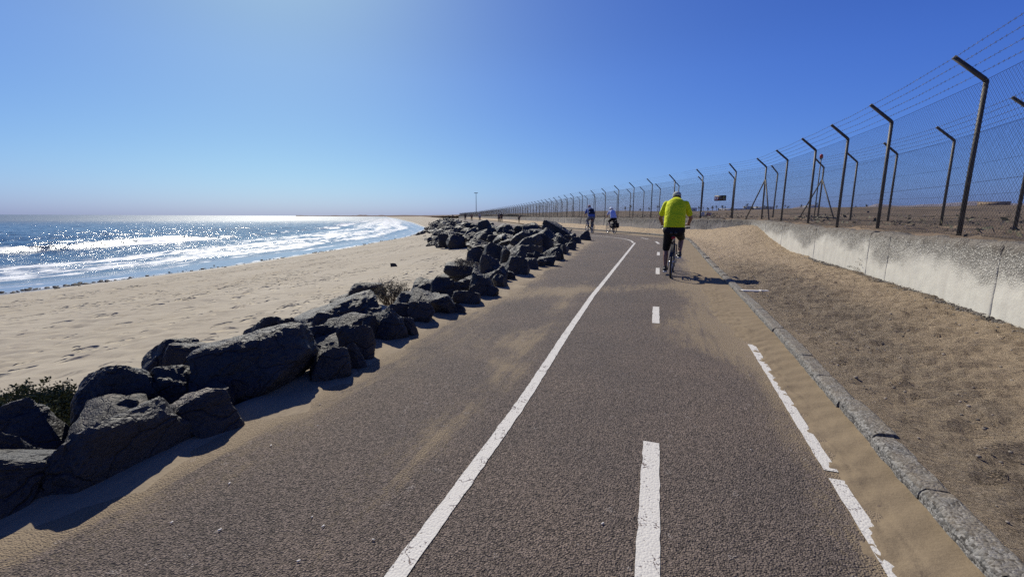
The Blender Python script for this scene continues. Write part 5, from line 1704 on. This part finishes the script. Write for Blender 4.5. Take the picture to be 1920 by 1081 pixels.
walker(872.5, 413.9, .2, 1.75, -0.3, 'lone dark figure at the left of the walkers above the far heap', M['cloth_black'], M['cloth_dark'], M['skin_tan'])
walker(849, 411.2, .2, 1.75, 0.2, 'farthest tiny walker in brown on the path', M['cloth_brown'], M['cloth_black'], M['skin'])
walker(804.4, 424.5, SEA - .05, 1.75, 2.2, 'bather in dark trunks wading at the water edge', None, M['cloth_black'], M['skin_tan'], bare=True, stride=.25, bend=.3)

# ================================================================== SIGNS, LIGHTS, FAR THINGS
M['sign_dark'] = simple('sign_dark', (0.035, 0.028, 0.024), 0.5)
M['white'] = simple('white_paint', (0.75, 0.74, 0.71), 0.6)
M['red'] = simple('red_paint', (0.50, 0.03, 0.025), 0.5)
M['yellow_green'] = simple('yellow_green_print', (0.42, 0.48, 0.05), 0.5)
# warning board wired to the fence; it faces the path
yb = Y(21.3, 2.1); tn = (float(xF1(yb + .4)) - float(xF1(yb - .4))) / .8
c = WD(1350.5, 371.5, (Vector((float(xF1(yb)), yb, 2)) - Vector((0, 0, CAM_H))).dot(C_F))
an = math.atan2(-1, -(-tn)) if False else 0
sg = empty('warning_sign', c, 0); tag(sg, 'small dark warning board with a red and white roundel hanging on the fence', 'sign')
fd = Vector((-c.x, -c.y, 0)).normalized(); sg.location = c + fd * 0.12; sg.rotation_euler = (0, 0, math.atan2(fd.y, fd.x) + math.pi / 2 - 0.25)
SW, SHH = 0.54, 0.265
b = MB(); b.box((0, 0, 0), (SW, .012, SHH)); b.build('board', M['sign_dark'], sg)


def disc(r, y, x, mat, nm, z=0, inner=0):
    d = MB(); n = 24
    vs = [(x + r * math.cos(2 * math.pi * i / n), y, z + r * math.sin(2 * math.pi * i / n)) for i in range(n)]
    d.add(vs, [tuple(range(n))]); return d.build(nm, mat, sg, False)


disc(.098, -.0085, -.175, M['red'], 'roundel'); disc(.080, -.0105, -.175, M['white'], 'roundel_field')
b = MB(); b.box((-.175, -.013, .012), (.022, .003, .05)); b.box((-.175, -.013, -.028), (.040, .003, .03)); b.build('pictogram', M['cloth_black'], sg)
b = MB()
for r_, (x_, w_) in enumerate(((-.01, .10), (-.015, .09), (-.008, .105), (-.02, .08))): b.box((x_, -.0085, .065 - r_ * .042), (w_, .003, .014))
b.build('lettering', simple('grey_print', (.30, .28, .26), .6), sg)
b = MB(); b.box((.175, -.0085, .06), (.06, .003, .04)); b.box((.15, -.0085, .0), (.04, .003, .03)); b.build('yellow_mark', M['yellow_green'], sg)
b = MB(); b.box((.185, -.0085, -.065), (.045, .003, .03)); b.build('white_mark', M['white'], sg)

# white notice and striped board low on the far fence
for (px, py, w_, h_, nm, lb, mats) in ((1316.5, 401.5, .25, .27, 'notice', 'small white notice at the foot of the fence behind the yellow cyclist', (M['white'],)),):
    zc = 26.0; c = WD(px, py, zc); r_ = empty(nm, c, math.atan2(-c.x, c.y) * 1.0); tag(r_, lb, 'sign')
    b = MB(); b.box((0, 0, 0), (w_, .02, h_)); b.build('panel', M['white'], r_)
    b = MB()
    for q in range(3): b.box((0, -.012, .06 - q * .05), (.16, .003, .018))
    b.build('lettering', simple('notice_print', (.25, .22, .2), .6), r_)
    b = MB()
    for s_ in (-1, 1): b.tube([(.09 * s_, .015, -.6), (.09 * s_, .015, .1)], .012, 6)
    b.build('legs', M['post'], r_)
c = WD(1329, 401.5, 27.5); r_ = empty('barrier', c, math.atan2(-c.x, c.y)); tag(r_, 'red and white striped barrier board just right of the white notice', 'barrier')
for q in range(5):
    b = MB(); b.box((-.12 + q * .06, 0, 0), (.058, .02, .22)); b.build('stripe', M['red'] if q % 2 else M['cloth_pale'], r_)
b = MB()
for s_ in (-1, 1): b.tube([(.1 * s_, .02, -.7), (.1 * s_, .02, .1)], .012, 6)
b.build('legs', M['post'], r_)

# red obstruction light on its own thin pole behind the braced inner post
tp = WD(1540, 295, 18.6); gz = 1.0 + float(lift(tp.y))
r_ = empty('obstruction_light', (tp.x, tp.y, gz)); tag(r_, 'red lamp on a thin grey pole rising behind the braced fence post', 'lamp')
hz = tp.z - gz
b = MB(); b.tube([(0, 0, -.2), (0, 0, hz - .06)], .022, 8); b.build('pole', M['post'], r_)
b = MB(); b.tube([(0, 0, hz - .07), (0, 0, hz - .03), (0, 0, hz - .02)], [.05, .06, .05], 12); b.build('lamp_base', M['post'], r_)
b = MB(); b.tube([(0, 0, hz - .02), (0, 0, hz + .07), (0, 0, hz + .12), (0, 0, hz + .14)], [.062, .066, .045, .01], 14); b.build('lamp_glass', M['red_lens'], r_)
# white painted stones showing through the dirt on the verge
for (px, py, L, lb) in ((1409, 543.5, .34, 'half buried white painted kerb piece in the dark dirt near the cyclist shadow'), (1433, 543.5, .16, 'short white chunk lying at the end of the buried white kerb piece')):
    p = W(px, py, .1); b = MB(); b.box((0, 0, 0), (L, .075, .05))
    o = b.build('white_stone', M['shell']); o.location = (p.x, p.y, verge_z(p.x, p.y) - .008); o.rotation_euler = (.1, .05, .1)
    bv = o.modifiers.new('bevel', 'BEVEL'); bv.width = .012; bv.segments = 2
    tag(o, lb, 'stone')
p = W(1903, 640, .1); b = MB(); pts = [(0.09 * math.cos(a) * (1 + .3 * a), .06 * math.sin(a), .02 + .01 * math.sin(3 * a)) for a in [i * .35 for i in range(13)]]
b.tube(pts, .0035, 5); o = b.build('twig', simple('pale_twig', (.42, .33, .22), .8)); o.location = (p.x, p.y, verge_z(p.x, p.y)); tag(o, 'curled pale twig lying on the sand at the right edge', 'twig')
# low bent pipe beside the inner fence
p = WD(1535, 416, 15.5)
r_ = MB(); r_.tube([(-.45, 0, -.25), (-.42, 0, .0), (-.3, 0, .06), (.9, .3, .02), (1.0, .3, -.25)], .02, 7)
o = r_.build('pipe', M['post']); o.location = (p.x, p.y, 1.0 + float(lift(p.y)) + .12); tag(o, 'low bent pipe on the ground between the two fences', 'pipe')

# tall light mast far beyond the path
mp = WD(893, 404, 330); mz = (404 - 363) / FOC * 330
r_ = empty('light_mast', (mp.x, mp.y, mp.z - 2)); tag(r_, 'tall slender floodlight mast standing far off above the fence', 'mast')
b = MB(); b.tube([(0, 0, -2), (0, 0, mz + 2)], [.28, .16], 8); b.build('pole', M['post'], r_)
b = MB(); b.box((0, 0, mz + 2), (2.6, .25, .25)); b.build('crossbar', M['post'], r_)
for q in (-1.1, -.4, .4, 1.1):
    b = MB(); b.box((q, -.2, mz + 2.2), (.5, .35, .4)); b.build('floodlight', M['post'], r_)

# palms and white buildings on the skyline beyond the airfield
M['trunk'] = simple('palm_trunk', (.09, .07, .05), .9)
M['frond'] = leaf_mat('palm_frond', (.030, .040, .018), (.07, .08, .035))


def terr(px, dist):
    t = (px - 960) / 800
    y = dist / math.sqrt(1 + t * t); x = t * y
    rr_ = dist
    zt_ = float(ridge_tan(t))
    return Vector((x, y, 1.2 + max(0, zt_ * 460 + .1) * float(sstep(45, 460, y)) + max(0, rr_ - 650) * .002))


def palm_meshes(seed, tall):
    rn = random.Random(seed)
    a = MB(); a.tube([(0, 0, -1.5), (.1, 0, tall * .5), (.05, .05, tall)], [.35, .24, .2], 7)
    b = MB()
    for i in range(34):
        an = rn.random() * 6.283; el = rn.uniform(-.5, 1.1); L = rn.uniform(1.6, 2.6)
        pts = []; d = Vector((math.cos(an) * math.cos(el), math.sin(an) * math.cos(el), math.sin(el))); p = Vector((.05, .05, tall))
        side = Vector((-math.sin(an), math.cos(an), 0))
        for s_ in range(5):
            pts.append(p.copy()); d = (d + Vector((0, 0, -.22))).normalized(); p = p + d * L / 4
        for s_ in range(4):
            w0 = .28 * math.sin(math.pi * (s_ + .3) / 4.4); w1 = .28 * math.sin(math.pi * (s_ + 1.1) / 4.4)
            b.add([pts[s_] - side * w0, pts[s_] + side * w0, pts[s_ + 1] + side * w1, pts[s_ + 1] - side * w1], [(0, 1, 2, 3)])
    return a, b


protos = []
PL = 'distant palm tree on the skyline beyond the brown airfield'
pr = random.Random(21)
for sd, tl in ((1, 4.5), (2, 6.0), (3, 3.2)):
    a, b = palm_meshes(sd, tl); ta = a.build('trunk', M['trunk']); cb = b.build('crown', M['frond'], None, False)
    protos.append((ta.data, cb.data)); bpy.data.objects.remove(ta); bpy.data.objects.remove(cb)
for i, px in enumerate([1168, 1178, 1196, 1212, 1228, 1236, 1304, 1312, 1320, 1329, 1336, 1340.5, 1347, 1352, 1364, 1388, 1392, 1402, 1411, 1424, 1428, 1447, 1462, 1468, 1492, 1520, 1592, 1612]):
    loc = terr(px, pr.uniform(440, 466) * math.sqrt(1 + ((px - 960) / 800) ** 2))
    r_ = empty('palm_tree', loc + Vector((0, 0, -.4)), pr.random() * 6.28); s_ = pr.uniform(.6, 1.15); r_.scale = (s_, s_, s_); tag(r_, PL, 'palm tree', 'palms on the skyline')
    m_ = protos[i % 3]
    link(bpy.data.objects.new('trunk', m_[0]), r_); link(bpy.data.objects.new('crown', m_[1]), r_)
M['render_white'] = simple('white_render', (.70, .68, .65), .8)
M['glass_dark'] = simple('window_dark', (.03, .035, .04), .2)
for (px, w_, h_, lb) in ((1290, 11, 4.5, 'small white house on the skyline right beside the yellow cyclist'), (1392, 7, 5, 'white house with a flat roof on the skyline between the palms'), (1420, 22, 4, 'long low white building on the skyline left of the braced corner post'), (1368, 30, 2.8, 'pale row of low houses on the skyline below the warning board'), (1510, 14, 3.5, 'small white building on the skyline below the red lamp'), (1845, 24, 5.5, 'broad ochre building on the ridge behind the nearest fence posts')):
    loc = terr(px, 468 * math.sqrt(1 + ((px - 960) / 800) ** 2))
    r_ = empty('building', loc + Vector((0, 0, -0.3)), -math.atan2(loc.x, loc.y)); tag(r_, lb, 'building')
    b = MB(); b.box((0, 0, h_ / 2), (w_, 9, h_)); b.build('wall', M['render_white'] if px != 1845 else simple('ochre_render', (.34, .25, .17), .85), r_)
    b = MB(); b.box((0, 0, h_ + .18), (w_ + .5, 9.5, .36)); b.build('roof', M['render_white'] if px != 1845 else bpy.data.materials['ochre_render'], r_)
    nwin = max(2, int(w_ / 5))
    for q in range(nwin):
        b = MB(); b.box(((q + .5 - nwin / 2) * w_ / nwin, -4.52, h_ * .62), (1.1, .06, 1.2)); b.build('window', M['glass_dark'], r_)
